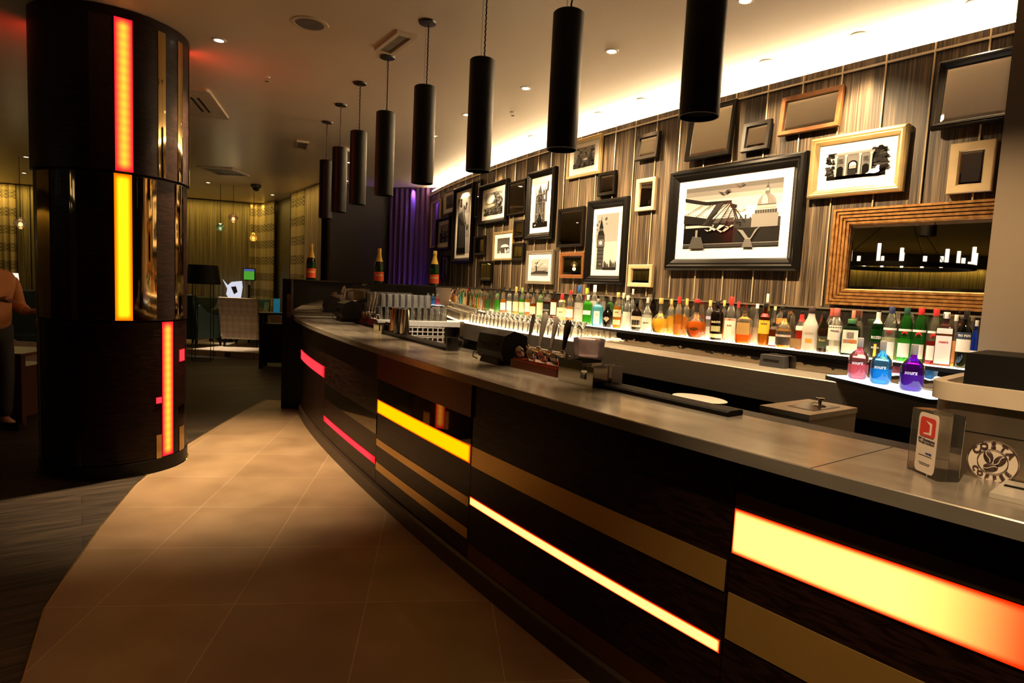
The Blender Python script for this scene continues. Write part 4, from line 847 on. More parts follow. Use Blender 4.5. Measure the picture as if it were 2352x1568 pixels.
B(1573, 685, 768, 18, 'spirit', (.85, .4, .1), .5, GLD, .18, [], 'amber brandy bottle with a gold cap behind the red capped one', o=BKR)
B(1596, 686, 773, 46, 'onion', (.75, .24, .03), .42, RD, .10, [], 'round bellied cognac bottle with an oval dark label', neck=(.66, (.03, .02, .015)))
t = bpy.data.objects[[o.name for o in COL.objects if o.name.startswith('spirit_bottle')][-1]]
m = MB(); m.lathe([(0, 0), (.9, 0), (1, .001)], seg=20, cap=False); o_ = m.build('oval_label', P((.05, .025, .012), .4), t); o_.scale = (.035, .014, 1); o_.rotation_euler = (PI / 2, 0, 0); o_.location = (0, -.079, .075)
B(1626, 689, 775, 20, 'spirit', CLEAR, .3, GLD, .16, [(.5, .58, 40, (.35, .35, .6))], 'clear brandy bottle with a blue seal and gold cap', o=BKR)
B(1643, 690, 779, 28, 'spirit', DARK, .9, BLK, .14, [(.06, .16, 80, CRM), (.22, .36, 45, (.45, .42, .2))], 'black cream liqueur bottle with cream lettering', glass=DARK, body=.92, words=[('BAILEYS', .46, .022, CRM, .075)])
B(1658, 689, 776, 15, 'tall', AMB, .55, GLD, .15, [], 'slim amber bottle with a yellow cap behind the cream liqueur', o=BKR)
B(1674, 681, 780, 25, 'tall', CLEAR, .5, RD, .20, [(.06, .52, 75, W_), (.47, .51, 70, RD)], 'clear white rum bottle with a bright red cap', words=[('RUM', .36, .016, BRN, None)])
B(1690, 692, 782, 16, 'tall', (.9, .5, .2), .3, RD, .16, [], 'clear bottle with a red cap behind the white rum', o=BKR)
t = B(1706, 711, 786, 32, 'square', (.95, .30, .05), .30, (.10, .06, .03), .08, [(.26, .62, 60, (.45, .26, .08))], 'square orange liqueur bottle with a brown label and dark tag', glass=(.95, .88, .7))
m = MB(); m.box((0, -.052, .262), (.085, .006, .020)); m.build('neck_tag', P((.05, .03, .02), .4), t)
B(1733, 697, 788, 15, 'slim', (.9, .75, .6), .4, W_, .12, [], 'slim pale bottle beside the orange liqueur', o=BKR)
B(1752, 696, 791, 25, 'tall', (.65, .30, .02), .3, BLK, .10, [(.28, .60, 70, (.85, .55, .04)), (.68, .76, 60, RD)], 'brown bottle with a yellow arched label and black cap', glass=RUM, words=[('LIQUEUR', .52, .014, BRN, .05)])
B(1755, 674, 786, 13, 'slim', (.7, .25, .1), .3, (.72, .68, .6), .2, [], 'very tall bottle with a white screw cap', o=BKR)
B(1774, 703, 790, 13, 'slim', (.95, .85, .35), .4, (.6, .55, .3), .1, [], 'slim pale yellow liqueur bottle', o=BKR)
B(1774, 740, 792, 18, 'flask', RUM, .7, BLK, .14, [(.06, .42, 60, W_)], 'short brown flask with a white label')
B(1797, 713, 796, 33, 'round', (.9, .55, .12), .50, BLK, .20, [(.08, .46, 80, (.04, .03, .025)), (.30, .36, 75, (.8, .6, .5))], 'jar shaped whiskey bottle with a black label')
B(1791, 702, 792, 25, 'flask', DAMB, .5, BLK, .10, [(.55, .70, 70, (.6, .25, .05))], 'brown bottle with an orange label behind the jar shaped one', o=BKR)
t = B(1836, 714, 797, 22, 'tall', (.7, .1, .05), .5, BLK, .08, [(.50, .62, 70, W_)], 'red cherry liqueur bottle with a black cap and brown card label', neck=(.74, RD))
m = MB(); m.box((-.022, -.045, .045), (.075, .004, .07)); m.build('card_label', P((.28, .14, .05), .5), t); m = MB(); m.box((-.022, -.0455, .045), (.066, .0045, .06)); m.build('card_print', P((.40, .24, .10), .5), t)
B(1857, 704, 804, 34, 'skirt', (.92, .89, .82), .95, (.05, .03, .03), .15, [(.18, .28, 25, (.75, .35, .05))], 'opaque white coconut rum bottle with a dark cap', glass=(.92, .89, .82), body=.95, words=[('COCONUT', .40, .016, (.45, .25, .1), .06)])
B(1887, 716, 801, 25, 'shoulder', (.10, .05, .02), .6, BLK, .18, [(.10, .40, 60, (.05, .06, .03))], 'dark squat rum bottle with gold script', glass=(.12, .10, .03), words=[('Rum', .30, .022, GLD, None)])
B(1903, 707, 803, 20, 'tall', CLEAR, .3, (.40, .08, .05), .24, [], 'clear bottle with a dark red neck behind the vodka', o=BKR)
B(1914, 707, 809, 32, 'tall', CLEAR, .16, (.38, .10, .08), .2, [(.30, .62, 60, (.80, .74, .62)), (.08, .16, 60, W_)], 'clear flavoured vodka bottle with a pale label and reddish neck', words=[('VODKA', .50, .016, BRN, None)])
B(1950, 732, 812, 36, 'flask', (.01, .03, .012), .8, (.05, .16, .06), .13, [(.06, .70, 60, (.70, .72, .55)), (.33, .44, 55, (.80, .20, .02)), (.46, .64, 28, (.35, .25, .2))], 'square dark green herbal liqueur bottle with an orange banded label', glass=(.01, .03, .012), body=.9)
B(1953, 712, 803, 20, 'tall', CLEAR, .3, (.55, .20, .12), .24, [], 'clear bottle with a salmon coloured neck behind the herbal liqueur', o=BKR)
B(2009, 711, 817, 27, 'wine', DGRN, .6, BLK, .04, [(.02, .34, 80, BLK), (.04, .30, 12, (.80, .60, .03))], 'dark green port bottle with white lettering', glass=DGRN, words=[('ROZES', .43, .024, W_, .06), ('PORTO', .22, .016, W_, .045)], neck=(.72, W_))
for px, yt, yb, capc, liq, gl, l in [(2038, 703, 823, (.04, .05, .12), (.85, .85, .6), (.85, .9, .8), 'clear vermouth bottle with a dark blue cap and red oval badge'),
    (2073, 705, 825, (.02, .08, .05), GREEN, (.15, .6, .12), 'green vermouth bottle with a dark green cap and red oval badge'),
    (2105, 706, 829, RD, (.04, .30, .04), (.15, .6, .12), 'green vermouth bottle with a red cap and red oval badge'),
    (2139, 708, 831, RD, (.45, .04, .03), (.85, .8, .6), 'clear vermouth bottle of red wine with a red cap')]:
    t = B(px, yt, yb, 32, 'martini', liq, .42, capc, .13, [(.56, .60, 70, W_), (.08, .34, 45, W_)], l, glass=gl)
    m = MB(); m.lathe([(0, 0), (1, 0)], seg=18, cap=False); r0 = 32 / 2 * 3.6 / FP * .9; o_ = m.build('oval_badge', P((.65, .03, .02), .4), t); o_.scale = (.017, .017, 1); o_.rotation_euler = (PI / 2, 0, 0); o_.location = (0, -r0 - .003, .58 * .30)
B(2163, 716, 834, 34, 'square', DAMB, .6, (.75, .70, .66), .12, [(.04, .56, 75, (.82, .78, .74)), (.60, .70, 60, (.82, .78, .74))], 'square fruit cup bottle with a big white label and pinkish cap', glass=(.4, .25, .25), words=[("PIMM'S", .44, .016, RD, None)])
B(2186, 722, 830, 17, 'slim', (.8, .45, .15), .5, (.75, .7, .6), .12, [(.1, .5, 60, (.6, .25, .08))], 'slim amber bottle squeezed beside the fruit cup')
B(2208, 712, 838, 30, 'wine', (.03, .04, .01), .6, BLK, .16, [(.28, .50, 70, W_), (.50, .62, 85, (.03, .05, .09))], 'dark sherry bottle with a navy name band and white label', glass=(.03, .04, .01), words=[('TIO PEPE', .56, .018, W_, .07)])
B(2233, 735, 838, 17, 'tall', (.02, .10, .75), .8, (.5, .5, .5), .12, [(.34, .38, 80, W_)], 'bright blue bottle at the end of the shelf by the pier', glass=(.02, .15, .8))
# --- three flavoured liqueurs on the lit promotional tray
zt = 1.062
A = onz(1893, 861, 1.085)[:2]; C_ = onz(2135, 917, 1.085)[:2]; e = C_ - A; L_ = float(np.hypot(*e)); a = math.atan2(e[1], e[0]); n_ = np.array([-math.sin(a), math.cos(a)])
c = (A + C_) / 2 + n_ * .125
t = thing('promotional_light_tray', 'black edged tray glowing cold white under three coloured bottles', 'light tray', (*c, 1.0605), a)
m = MB(); m.prism(rrect(L_, .25, .02), 0, .024); m.build('black_rim', BLACKSAT, t)
m = MB(); m.prism(rrect(L_ - .016, .234, .015), .0245, .027); m.build('lit_face', EM('cold_light', (.72, .86, 1), 5), t)
for px, yt, yb, wpx, liq, top_, l in [(1969, 775, 862, 42, (.95, .25, .28), (.95, .45, .50), 'pink liqueur bottle on the cold white tray'), (2021, 782, 873, 44, (.04, .45, .90), (.35, .75, .95), 'bright blue liqueur bottle on the cold white tray'), (2092, 790, 886, 48, (.22, .05, .50), (.40, .05, .62), 'purple liqueur bottle on the cold white tray')]:
    dd = ray(px, yb); qq = A + n_ * .12; p = dd * ((qq @ n_) / (dd[:2] @ n_)); p = np.array([p[0], p[1], 1.088]); D = float(RC[2] @ (p - [0, 0, EYE])); d = ray(px, yt); z1 = EYE + math.hypot(p[0], p[1]) / math.hypot(d[0], d[1]) * d[2]
    bottle((p[0], p[1], 1.0878), math.atan2(-p[1], -p[0]) + PI / 2 - .1, wpx * D / FP, z1 - 1.088, 'round', top_, liq, .36, (.42, .44, .48), .22, [], l, [('sourz', .40, .030, (.9, .9, .92), .062)], 'flavoured liqueurs on the lit tray', 'liqueur_bottle', body=.55)
# --- champagne on the mirrored return
for px, yt, yb, l in [(714, 560, 636, 'magnum of champagne on the far end of the mirrored return'), (870, 570, 643, 'magnum of champagne in the middle of the mirrored return'), (997, 576, 650, 'magnum of champagne before the purple window, nearest the picture wall')]:
    d = ray(px, yb); q = RA + rn * .06; tt = (q @ rn) / (d[:2] @ rn); p = tt * d
    d2 = ray(px, yt); z1 = EYE + tt * np.hypot(*d[:2]) / np.hypot(*d2[:2]) * d2[2]
    bottle((p[0], p[1], 1.5195), math.atan2(-p[1], -p[0]) + PI / 2, 22 * float(p[1]) / FP, z1 - 1.5195 if z1 > 1.8 else .4, 'champagne', (.015, .10, .02), (.015, .10, .02), .5, GLD, .10, [(.06, .32, 75, (.62, .07, .02)), (.20, .25, 45, GLD)], l, [], 'champagne magnums on the mirrored return', 'champagne_bottle', 'champagne bottle', body=.8, neck=(.62, (.62, .42, .06)))
# ================================================================== glasses
CG = GLASS('clear_drinking_glass', (.96, .94, .90), .20)
def lathe_obj(name, prof, mat, seg=16): m = MB(); m.lathe(prof, seg=seg, cap=False); return m.build(name, mat, smooth=50)
_gl = {}
GP = {'wine_glass': [(.034, 0), (.034, .002), (.004, .006), (.0035, .075), (.012, .085), (.034, .105), (.041, .135), (.037, .17), (.031, .195), (.030, .195), (.036, .17), (.039, .135), (.03, .107), (0, .092)],
      'tumbler': [(0, .004), (.030, .002), (.033, .004), (.039, .10), (.0375, .10), (.031, .012), (0, .010)],
      'highball_glass': [(0, .003), (.028, .002), (.031, .004), (.035, .15), (.0335, .15), (.029, .012), (0, .010)],
      'martini_glass': [(.036, 0), (.036, .002), (.004, .005), (.0035, .09), (.055, .16), (.0535, .16), (0, .095)]}
def glass(kind, x, y, z, label, group, upside=False, s=1.0):
    if kind not in _gl:
        o = lathe_obj(kind, GP[kind], CG); _gl[kind] = o.data
    else: o = bpy.data.objects.new(kind, _gl[kind]); COL.objects.link(o)
    h = max(q[1] for q in GP[kind]) * s
    o.location = (float(x), float(y), float(z + (h if upside else 0))); o.rotation_euler = (PI if upside else 0, 0, random.uniform(0, 6)); o.scale = (s, s, s)
    return tag(o, label, kind.replace('_', ' '), group)
# crowd on the light tray, three rows following the counter
y0g, y1g = hit(WP, 1322, 780, -.45)[1], hit(WP, 1078, 745, -.45)[1]
LIMG = lim2(WP, -.60, -.29) - .06
rows = [(-.56, 'tumbler', 'tumbler in the front row on the glowing light tray', True, 1.0), (-.465, 'wine_glass', 'wine glass standing upside down on the glowing light tray', True, 1.0), (-.36, 'martini_glass', 'cocktail glass at the back of the glowing light tray', False, 1.0)]
for o, kind, l, up, s in rows:
    y = y0g; step = .093 if kind != 'martini_glass' else .118
    while y < min(y1g, LIMG):
        p = off(WP, y + random.uniform(-.006, .006), o); glass(kind, p[0], p[1], 1.0735, l, kind.replace('_', ' ') + ' rows on the light tray', up, s); y += step / math.hypot(np.polyval(np.polyder(WP), y), 1) 
p = onz(1334, 775, 1.06); glass('wine_glass', p[0], p[1], 1.0605, 'single wine glass standing alone behind the beer handles', None, True)
# return counter: white topped shelf with two tiers of stacked glasses, and dishwasher racks below
fa = np.array([-1.62, 6.98]); fb = np.array([-.63, 7.28]); fd = (fb - fa); fl = float(np.hypot(*fd)); fang = math.atan2(fd[1], fd[0]); fn = np.array([-math.sin(fang), math.cos(fang)]); fc = (fa + fb) / 2
t = thing('glass_station', 'white topped glass station in the far corner of the bar', 'counter', (*(fc + fn * .17), 0), fang)
m = MB(); m.box((0, 0, 1.07), (fl, .34, .06)); m.build('white_top', WHITE, t)
m = MB(); m.box((0, .13, .60), (fl, .02, .88)); m.build('steel_back', STEEL, t)
m = MB(); m.box((0, -.02, .80), (fl, .28, .02)); m.build('lower_shelf', STEEL, t)
for s in (-1, 1): m = MB(); m.box((s * (fl / 2 - .015), -.01, .52), (.03, .30, 1.03)); m.build('side_panel', BLACKSAT, t)
k = 0
for tier_, zz, n0 in ((0, 1.1005, 11), (1, 1.252, 8)):
    for r_ in range(2):
        for i in range(n0):
            q = fa + fn * (.07 + .095 * r_) + fd / fl * (.10 + .075 * i + (.03 if tier_ else 0)); glass('highball_glass', q[0], q[1], zz, ('highball glass in the lower tier of the glass stack' if tier_ == 0 else 'highball glass in the upper tier of the glass stack') + ' on the white topped station', 'highball glasses stacked at the far corner', True)
    if tier_ == 0:
        m = MB(); m.box((0, 0, 0), (.90, .20, .0012)); o = m.build('glass_tray', CG); q = fa + fn * .117 + fd / fl * .50; o.location = (*q, 1.2513); o.rotation_euler.z = fang; tag(o, 'thin clear tray between the two tiers of highball glasses', 'tray')
RACK = M('white_rack_plastic', (.72, .66, .55), .45, var=.05)
def rack(loc, rz, label):
    t = thing('glass_rack', label, 'glass rack', loc, rz, 'white dishwasher racks under the station'); m = MB()
    for z in (.004, .05, .10): 
        for s in (-1, 1): m.box((0, s * .13, z), (.46, .008, .012)); m.box((s * .226, 0, z), (.008, .26, .012))
    m.build('rails', RACK, t); m = MB()
    for i in range(8): 
        for s in (-1, 1): m.box((-.21 + .06 * i, s * .13, .052), (.012, .008, .11))
    m.build('uprights', RACK, t); m = MB(); m.box((0, 0, .002), (.45, .25, .004)); m.build('floor_grid', RACK, t)
q = fa + fn * .13 + fd / fl * .62
rack((*q, .8105), fang, 'lower white dishwasher rack'.replace('lower', 'lower of two stacked') + ' under the glass station'); rack((*q, .925), fang, 'upper of two stacked white dishwasher racks under the glass station')
for i in range(5):
    g = q + fd / fl * (-.18 + .085 * i); glass('tumbler', g[0], g[1], .931, 'upturned tumbler in the upper white dishwasher rack', 'tumblers in the dishwasher rack', True)
# ================================================================== things on the bar
def hd(y): d = np.polyval(np.polyder(EP), y); return math.atan2(1, d)     # heading of the bar edge
def along(y): return hd(y) + PI       # local +x towards the near end, local +y towards the staff
PLASTIC = GLASS('frosted_plastic', (.80, .72, .74), .6, .15)
def caddy(c, rz, s, label, tubh=.215):
    t = thing('bar_caddy', label, 'bar caddy', (c[0], c[1], 1.1005), rz)
    w, d, h = .25 * s, .13 * s, .115 * s
    m = MB(); m.box((0, 0, .002), (w, d, .004)); m.build('tray', CHROME, t)
    for yy in (-d / 2, d / 2):   # long sheet with a cut out window towards the near end
        m = MB(); m.box((-w * .17, yy, h / 2), (w * .66, .003, h)); m.box((w * .245, yy, h * .14), (w * .17, .003, h * .28)); m.box((w * .415, yy, h * .42), (w * .17, .003, h * .84)); m.build('side_sheet', CHROME, t)
    for xx in (-w / 2, w * .16, w / 2):
        m = MB(); m.box((xx, 0, h * .45), (.003, d, h * .9)); m.build('divider', CHROME, t)
    return t
def coasters(x, y, z, r, n, label):
    m = MB()
    for k in range(n): m.lathe([(r, .0022 * k), (r, .0022 * k + .0019)], seg=24, cx=random.uniform(-.001, .001))
    o = m.build('coaster_stack', WHITE, smooth=40); o.location = (float(x), float(y), z); return tag(o, label, 'coasters')
def tub(x, y, z, r0, r1, h, label):
    t = thing('straw_tub', label, 'tub', (x, y, z))
    m = MB(); n = 40
    def ring(r, zz): return m.add([((r + .0012 * (k % 2)) * math.cos(2 * PI * k / n), (r + .0012 * (k % 2)) * math.sin(2 * PI * k / n), zz) for k in range(n)])
    R = [ring(r0, 0), ring(r0 + (r1 - r0) * .5, h * .5), ring(r1, h), ring(r1 - .003, h), ring(r0 - .003, .004)]
    for A, B in zip(R, R[1:]):
        for k in range(n): m.quad(A + k, A + (k + 1) % n, B + (k + 1) % n, B + k)
    m.quad(*[R[-1] + k for k in range(n)]); m.quad(*[R[0] + k for k in range(n)][::-1]); m.build('ribbed_tub', PLASTIC, t, smooth=60)
    m = MB(); m.lathe([(r0 - .006, .01), (r1 - .012, h * .55)], seg=24); m.build('contents', M('drinking_straws', (.62, .52, .52), .6, var=.3, vs=90, stretch=(1, 1, .05)), t, smooth=40)
a0 = onz(1281, 872, 1.1)[:2]; a1 = onz(1361, 891, 1.1)[:2]; rz = math.atan2(*(a1 - a0)[::-1]); nn = np.array([-math.sin(rz), math.cos(rz)])
cc = (a0 + a1) / 2 + nn * .066
caddy(cc, rz, 1.0, 'chrome bar caddy with a straw tub behind, beside the beer badges')
q = cc + np.array([math.cos(rz), math.sin(rz)]) * .083; coasters(q[0], q[1], 1.1055, .036, 24, 'stack of white round coasters inside the chrome caddy')
q = onz(1322, 868, 1.10)[:2] + nn * .085; tub(q[0], q[1] + .03, 1.1005, .066, .083, .20, 'ribbed translucent tub of straws behind the chrome caddy')
# second upright sheet with coasters to its near side
q = onz(1406, 886, 1.1)[:2]; t = thing('coaster_holder', 'small steel holder of white coasters at the edge of the black mat', 'coaster holder', (*q, 1.1005), rz)
for s in (-1, 1): m = MB(); m.prism(rrect(.0035, .07, .0015, 2), 0, .10, s * .028); m.build('end_plate', STEEL, t)
m = MB(); m.box((0, 0, .002), (.056, .07, .003)); m.build('foot', STEEL, t)
coasters(q[0], q[1], 1.1045, .025, 16, 'small stack of pale coasters between two steel end plates')
# beer font
def font(p0, p1, n, label, badges, hcols):
    c = (p0 + p1) / 2; L_ = float(np.hypot(*(p1 - p0))); rz = math.atan2(*(p1 - p0)[::-1]); t = thing('beer_font', label, 'beer taps', (c[0], c[1], 1.1005), rz)
    m = MB(); m.box((0, .05, .0225), (L_, .10, .045)); m.box((0, .05, .05), (L_ - .02, .08, .01)); m.build('red_base', M('red_lacquer', (.16, .012, .008), .25, var=.1), t)
    m = MB(); m.tube([(-L_ / 2 + .02, .075, .10), (L_ / 2 - .02, .075, .10)], .022, 12); m.build('chrome_bar', CHROME, t, smooth=40)
    for i in range(n):
        x = -L_ / 2 + L_ * (i + .5) / n
        m = MB(); m.tube([(x, .075, .10), (x, .075, .13)], .012, 10); m.tube([(x, .085, .10), (x, .125, .095), (x, .135, .05)], [.010, .009, .007], 10); m.build('tap_spout', CHROME, t, smooth=40)
        m = MB(); m.lathe([(0, 0), (.030, 0), (.034, .004), (.034, .012), (.026, .02), (0, .022)], seg=24, cap=False); b = m.build('badge_case', CHROME, t, smooth=40); b.location = (x, .018, .088); b.rotation_euler = (PI / 2 - .35, 0, PI)
        b.rotation_euler = (PI / 2 + .35, 0, 0); b.scale = (1, 1, -1)
        bc, tx, tc = badges[i]
        m = MB(); m.lathe([(0, 0), (.0295, 0)], seg=24, cap=False); f_ = m.build('badge_face', P(bc, .3), b); f_.location = (0, 0, -.0015)
        m = MB(); m.box((0, 0, 0), (.044, .016, .0006)); g_ = m.build('badge_band', P(tc, .3), b); g_.location = (0, 0, -.0022)
        hc, hw, hh = hcols[i]
        m = MB(); m.lathe([(.010, 0), (.013, .02), (hw * .75, .06), (hw, hh * .7), (hw * .9, hh - .012), (hw * .4, hh)], seg=14, sy=.6); h_ = m.build('tap_handle', P(hc, .25, .3), t, smooth=50); h_.location = (x, .08, .135); h_.rotation_euler = (-.12, .08, 0)
    return t
f0 = onz(1172, 842, 1.1)[:2]; f1 = onz(1277, 867, 1.1)[:2]
font(f0, f1, 4, 'red based beer font with four round badges and tall handles', [((.75, .62, .5), '', (.45, .03, .02)), ((.45, .36, .2), '', (.2, .14, .05)), ((.75, .20, .12), '', (.10, .05, .12)), ((.10, .06, .04), '', (.6, .5, .4))],
     [((.45, .40, .36), .016, .17), ((.50, .45, .40), .022, .19), ((.35, .30, .27), .018, .17), ((.02, .015, .012), .024, .16)])
# tills
def till(c, rz, s, label):
    t = thing('till_terminal', label, 'till', (c[0], c[1], 1.1005), rz)
    m = MB(); m.prism(rrect(.30 * s, .26 * s, .03), 0, .035, top=.92); m.build('foot_plate', BLACKSAT, t)
    m = MB(); w = .17 * s
    sec = [(-.11, .03), (-.135, .09), (-.11, .20), (-.03, .235), (.07, .20), (.10, .12), (.09, .03)]
    b = [m.add([(x, y * s, z * s) for y, z in sec]) for x in (-w, -w * .92, w * .92, w)]
    for A, B in zip(b, b[1:]):
        for k in range(7): m.quad(A + k, A + (k + 1) % 7, B + (k + 1) % 7, B + k)
    m.quad(*[b[0] + k for k in range(7)]); m.quad(*[b[3] + k for k in range(7)][::-1]); m.build('housing', P((.006, .005, .005), .45, 0, .2), t, smooth=25)
    m = MB(); m.box((.0, -.128 * s, .14 * s), (w * 1.3, .006, .012)); m.build('vent_slot', BLACK, t)
    m = MB(); m.box((0, .098 * s, .15 * s), (w * 1.5, .005, .11 * s), 0, .3); m.build('screen', P((.02, .025, .03), .1), t)
    m = MB(); m.tube([(-w * .9, -.11 * s, .04), (-w * 1.05, -.15 * s, .05), (-w * 1.1, -.15 * s, .02), (-w * 1.0, -.12 * s, .006)], .004, 6); m.build('cable', BLACK, t)
    return t
q = onz(1122, 833, 1.1)[:2]; yy = q[1]; till(q + nn * .11, along(yy), .84, 'black till terminal seen from behind, between the mug and the beer badges')
q = onz(772, 738, 1.1)[:2]; till(q + np.array([.1, .16]), along(5.4), .95, 'black till terminal at the far curve of the bar')
# mats, plate, steel box
def mat_strip(pa, pb, o0, o1, name, label):
    y0, y1 = hit(EP, *pa, (o0 + o1) / 2)[1], hit(EP, *pb, (o0 + o1) / 2)[1]
    m = MB(); m.sweep(EP, ys_(y0, y1, 16), [(o0, 1.1005), (o0, 1.116), (o0 + .012, 1.122), (o1 - .012, 1.122), (o1, 1.116), (o1, 1.1005)]); return tag(m.build(name, M('black_rubber', (.005, .004, .004), .6, spec=.12, bump=.3, bs=200)), label, 'bar mat', 'rubber bar mats')
mat_strip((1690, 940), (1395, 880), .40, .50, 'bar_mat', 'long black rubber bar mat in front of the white plate')
mat_strip((1040, 800), (880, 762), .40, .50, 'bar_mat', 'black rubber bar mat under the shakers and black mug')
q = onz(1566, 925, 1.10)[:2]; q = q + np.array([.79, .61]) * .12
t = thing('white_plate', 'white oval plate on the service ledge behind the long bar mat', 'plate', (*q, 1.0855), along(2.4))
m = MB(); m.lathe([(0, .004), (.075, .004), (.095, .010), (.125, .022), (.127, .026), (.095, .014), (.072, .008), (0, .008)], seg=32, cap=False, sy=.7); m.build('dish', WHITE, t, smooth=50)
P4 = [onz(*p, 1.085)[:2] for p in ((1755, 932), (1868, 955), (1960, 935), (1850, 913))]
e = P4[1] - P4[0]; g = P4[2] - P4[1]; L1, L2 = float(np.hypot(*e)), float(np.hypot(*g)); rz = math.atan2(e[1], e[0]); c = sum(P4) / 4
t = thing('condiment_box', 'square steel condiment box with a knobbed lid, on the staff side of the bar', 'steel box', (*c, .862), rz)
m = MB(); m.box((0, 0, .10), (L1, L2, .20)); m.build('steel_case', M('satin_steel', (.42, .37, .30), .35, .9, var=.06), t)
m = MB(); m.box((0, 0, .2115), (L1 + .006, L2 + .006, .022)); m.build('lid_frame', STEEL, t)
m = MB(); m.box((.01, .02, .2235), (L1 * .55, L2 * .55, .002)); m.build('recess', P((.16, .13, .10), .2, .9), t)
m = MB(); m.lathe([(.03, .2245), (.028, .228), (.008, .231), (.007, .250), (.018, .254), (.018, .259), (0, .261)], seg=20, cap=False, cx=.015, cy=.06); m.build('knob', CHROME, t, smooth=50)
m = MB(); cs = off(EP, 2.62, .72); m.box((0, 0, .43), (.60, .30, .86)); o = m.build('underbar_cabinet', BLACKSAT); q = c; o.location = (*q, 0); o.rotation_euler.z = rz; tag(o, 'black underbar cabinet carrying the steel condiment box', 'cabinet')
# acrylic sign holder
b0 = onz(2080, 1074, 1.1)[:2]; b1 = onz(2152, 1106, 1.1)[:2]; rz = math.atan2(*(b1 - b0)[::-1]); sn = np.array([-math.sin(rz), math.cos(rz)]); sw = float(np.hypot(*(b1 - b0))); c = (b0 + b1) / 2 + sn * .03
t = thing('sign_holder', 'clear acrylic block holding a white card with a red door emblem', 'sign holder', (*c, 1.1005), rz)
ACR = GLASS('clear_acrylic', (.90, .86, .80), .06)
m = MB(); m.prism(rrect(sw, .058, .004, 2), 0, .172); m.build('acrylic_block', ACR, t)
m = MB(); m.prism(rrect(sw * .60, .1, .01, 3), -.0006, .0006); card = m.build('card', P((.72, .60, .50), .5), t); m = None
me = card.data
for v in me.vertices: v.co = (v.co.x + sw * .08, v.co.z - .0305, .088 + v.co.y * 1.60)
REDC = P((.62, .04, .03), .5)
m = MB(); m.prism(rrect(sw * .47, .052, .008, 3), -.0003, .0003); o = m.build('red_emblem', REDC, card)
for v in o.data.vertices: v.co = (v.co.x + sw * .08, v.co.z - .0318, .131 + v.co.y)
m = MB(); x_ = sw * .08; W1 = sw * .47 / 2
m.poly([(x_ - W1 * .3, -.0323, .148), (x_ + W1 * .55, -.0323, .143), (x_ + W1 * .55, -.0323, .112), (x_ - W1 * .5, -.0323, .111), (x_ - W1 * .45, -.0323, .1145), (x_ + W1 * .28, -.0323, .1175), (x_ + W1 * .28, -.0323, .137)]); m.build('door_mark', P((.80, .70, .60), .5), card)
INK = P((.06, .05, .07), .5)
lettering('lettering', 'BT Openzone', .010, INK, card, (x_, -.0318, .0965), fit=sw * .50); lettering('lettering', 'Wireless broadband', .006, INK, card, (x_, -.0318, .0885), fit=sw * .48); lettering('lettering', 'mytis', .008, P((.05, .05, .3), .5), card, (x_ + sw * .1, -.0318, .062), fit=sw * .18)
m = MB(); m.box((x_, -.0316, .054), (sw * .40, .0004, .0012)); m.box((x_, -.0316, .034), (sw * .36, .0004, .001)); m.box((x_, -.0316, .030), (sw * .30, .0004, .001)); m.build('print_line', INK, card)
m = MB(); m.box((sw * .30, .0296, .086), (sw * .35, .001, .150)); m.build('card_reflection', P((.75, .62, .50), .5), t)  # pale sheet standing in for the card's reflection in the acrylic
# coffee machine
p0 = np.array([1.19, 1.70]); p1 = np.array([1.55, 1.29]); rz = math.atan2(*(p1 - p0)[::-1]); mw = float(np.hypot(*(p1 - p0))); mn = np.array([-math.sin(rz), math.cos(rz)]); c = (p0 + p1) / 2 + mn * .20
t = thing('coffee_machine', 'steel coffee machine with round coffee bean emblem at the near end of the bar', 'coffee machine', (*c, 1.1005), rz)
STE = M('dark_steel_panel', (.30, .24, .18), .28, .85, var=.08, vs=4)
m = MB(); m.prism(rrect(mw, .40, .06, 6), .0, .195); m.build('steel_body', STE, t, smooth=40)
m = MB(); m.prism(rrect(mw + .002, .402, .061, 6), .118, .1205); m.build('seam_line', BLACK, t)
m = MB(); m.prism(rrect(mw + .03, .43, .075, 6), .196, .222); 
A_ = rrect(mw + .03, .43, .075, 6); B_ = rrect(mw - .03, .37, .05, 6); n = len(A_)
b = m.add([(x, y, .222) for x, y in A_] + [(x, y, .245) for x, y in A_] + [(x, y, .245) for x, y in B_] + [(x, y, .224) for x, y in B_])
for k in range(3):
    for i in range(n): m.quad(b + k * n + i, b + k * n + (i + 1) % n, b + (k + 1) * n + (i + 1) % n, b + (k + 1) * n + i)
m.build('cup_rail', M('cream_plastic', (.55, .45, .34), .4, var=.05), t, smooth=40)
m = MB(); m.box((-.005, .03, .275), (mw - .10, .26, .10)); m.build('black_hopper', BLACK, t)
m = MB(); m.lathe([(.055, 0), (.06, .005), (.072, .06), (.078, .064), (.076, .068), (0, .07)], seg=24, cx=.20, cy=.10, cz=.332); m.build('hopper_lid', M('ivory_plastic', (.70, .62, .50), .4, var=.03), t, smooth=40)
yf = -.2012
rx = -mw / 2 + .150; rzv = .050; RR = .056
disc = MB(); disc.lathe([(0, 0), (RR, 0), (RR, .002)], seg=40, cap=False); d_ = disc.build('round_emblem', P((.66, .56, .46), .5), t, smooth=30); d_.rotation_euler = (PI / 2, 0, 0); d_.location = (rx, yf, rzv)
DK = P((.045, .02, .018), .5)
for r0, r1, nm in ((RR * .985, RR * .95, 'outer_ring'), (RR * .60, RR * .565, 'inner_ring')):
    m = MB(); m.lathe([(r1, .0004), (r0, .0004)], seg=40, cap=False); o = m.build(nm, DK, d_); o.location = (0, 0, .002)
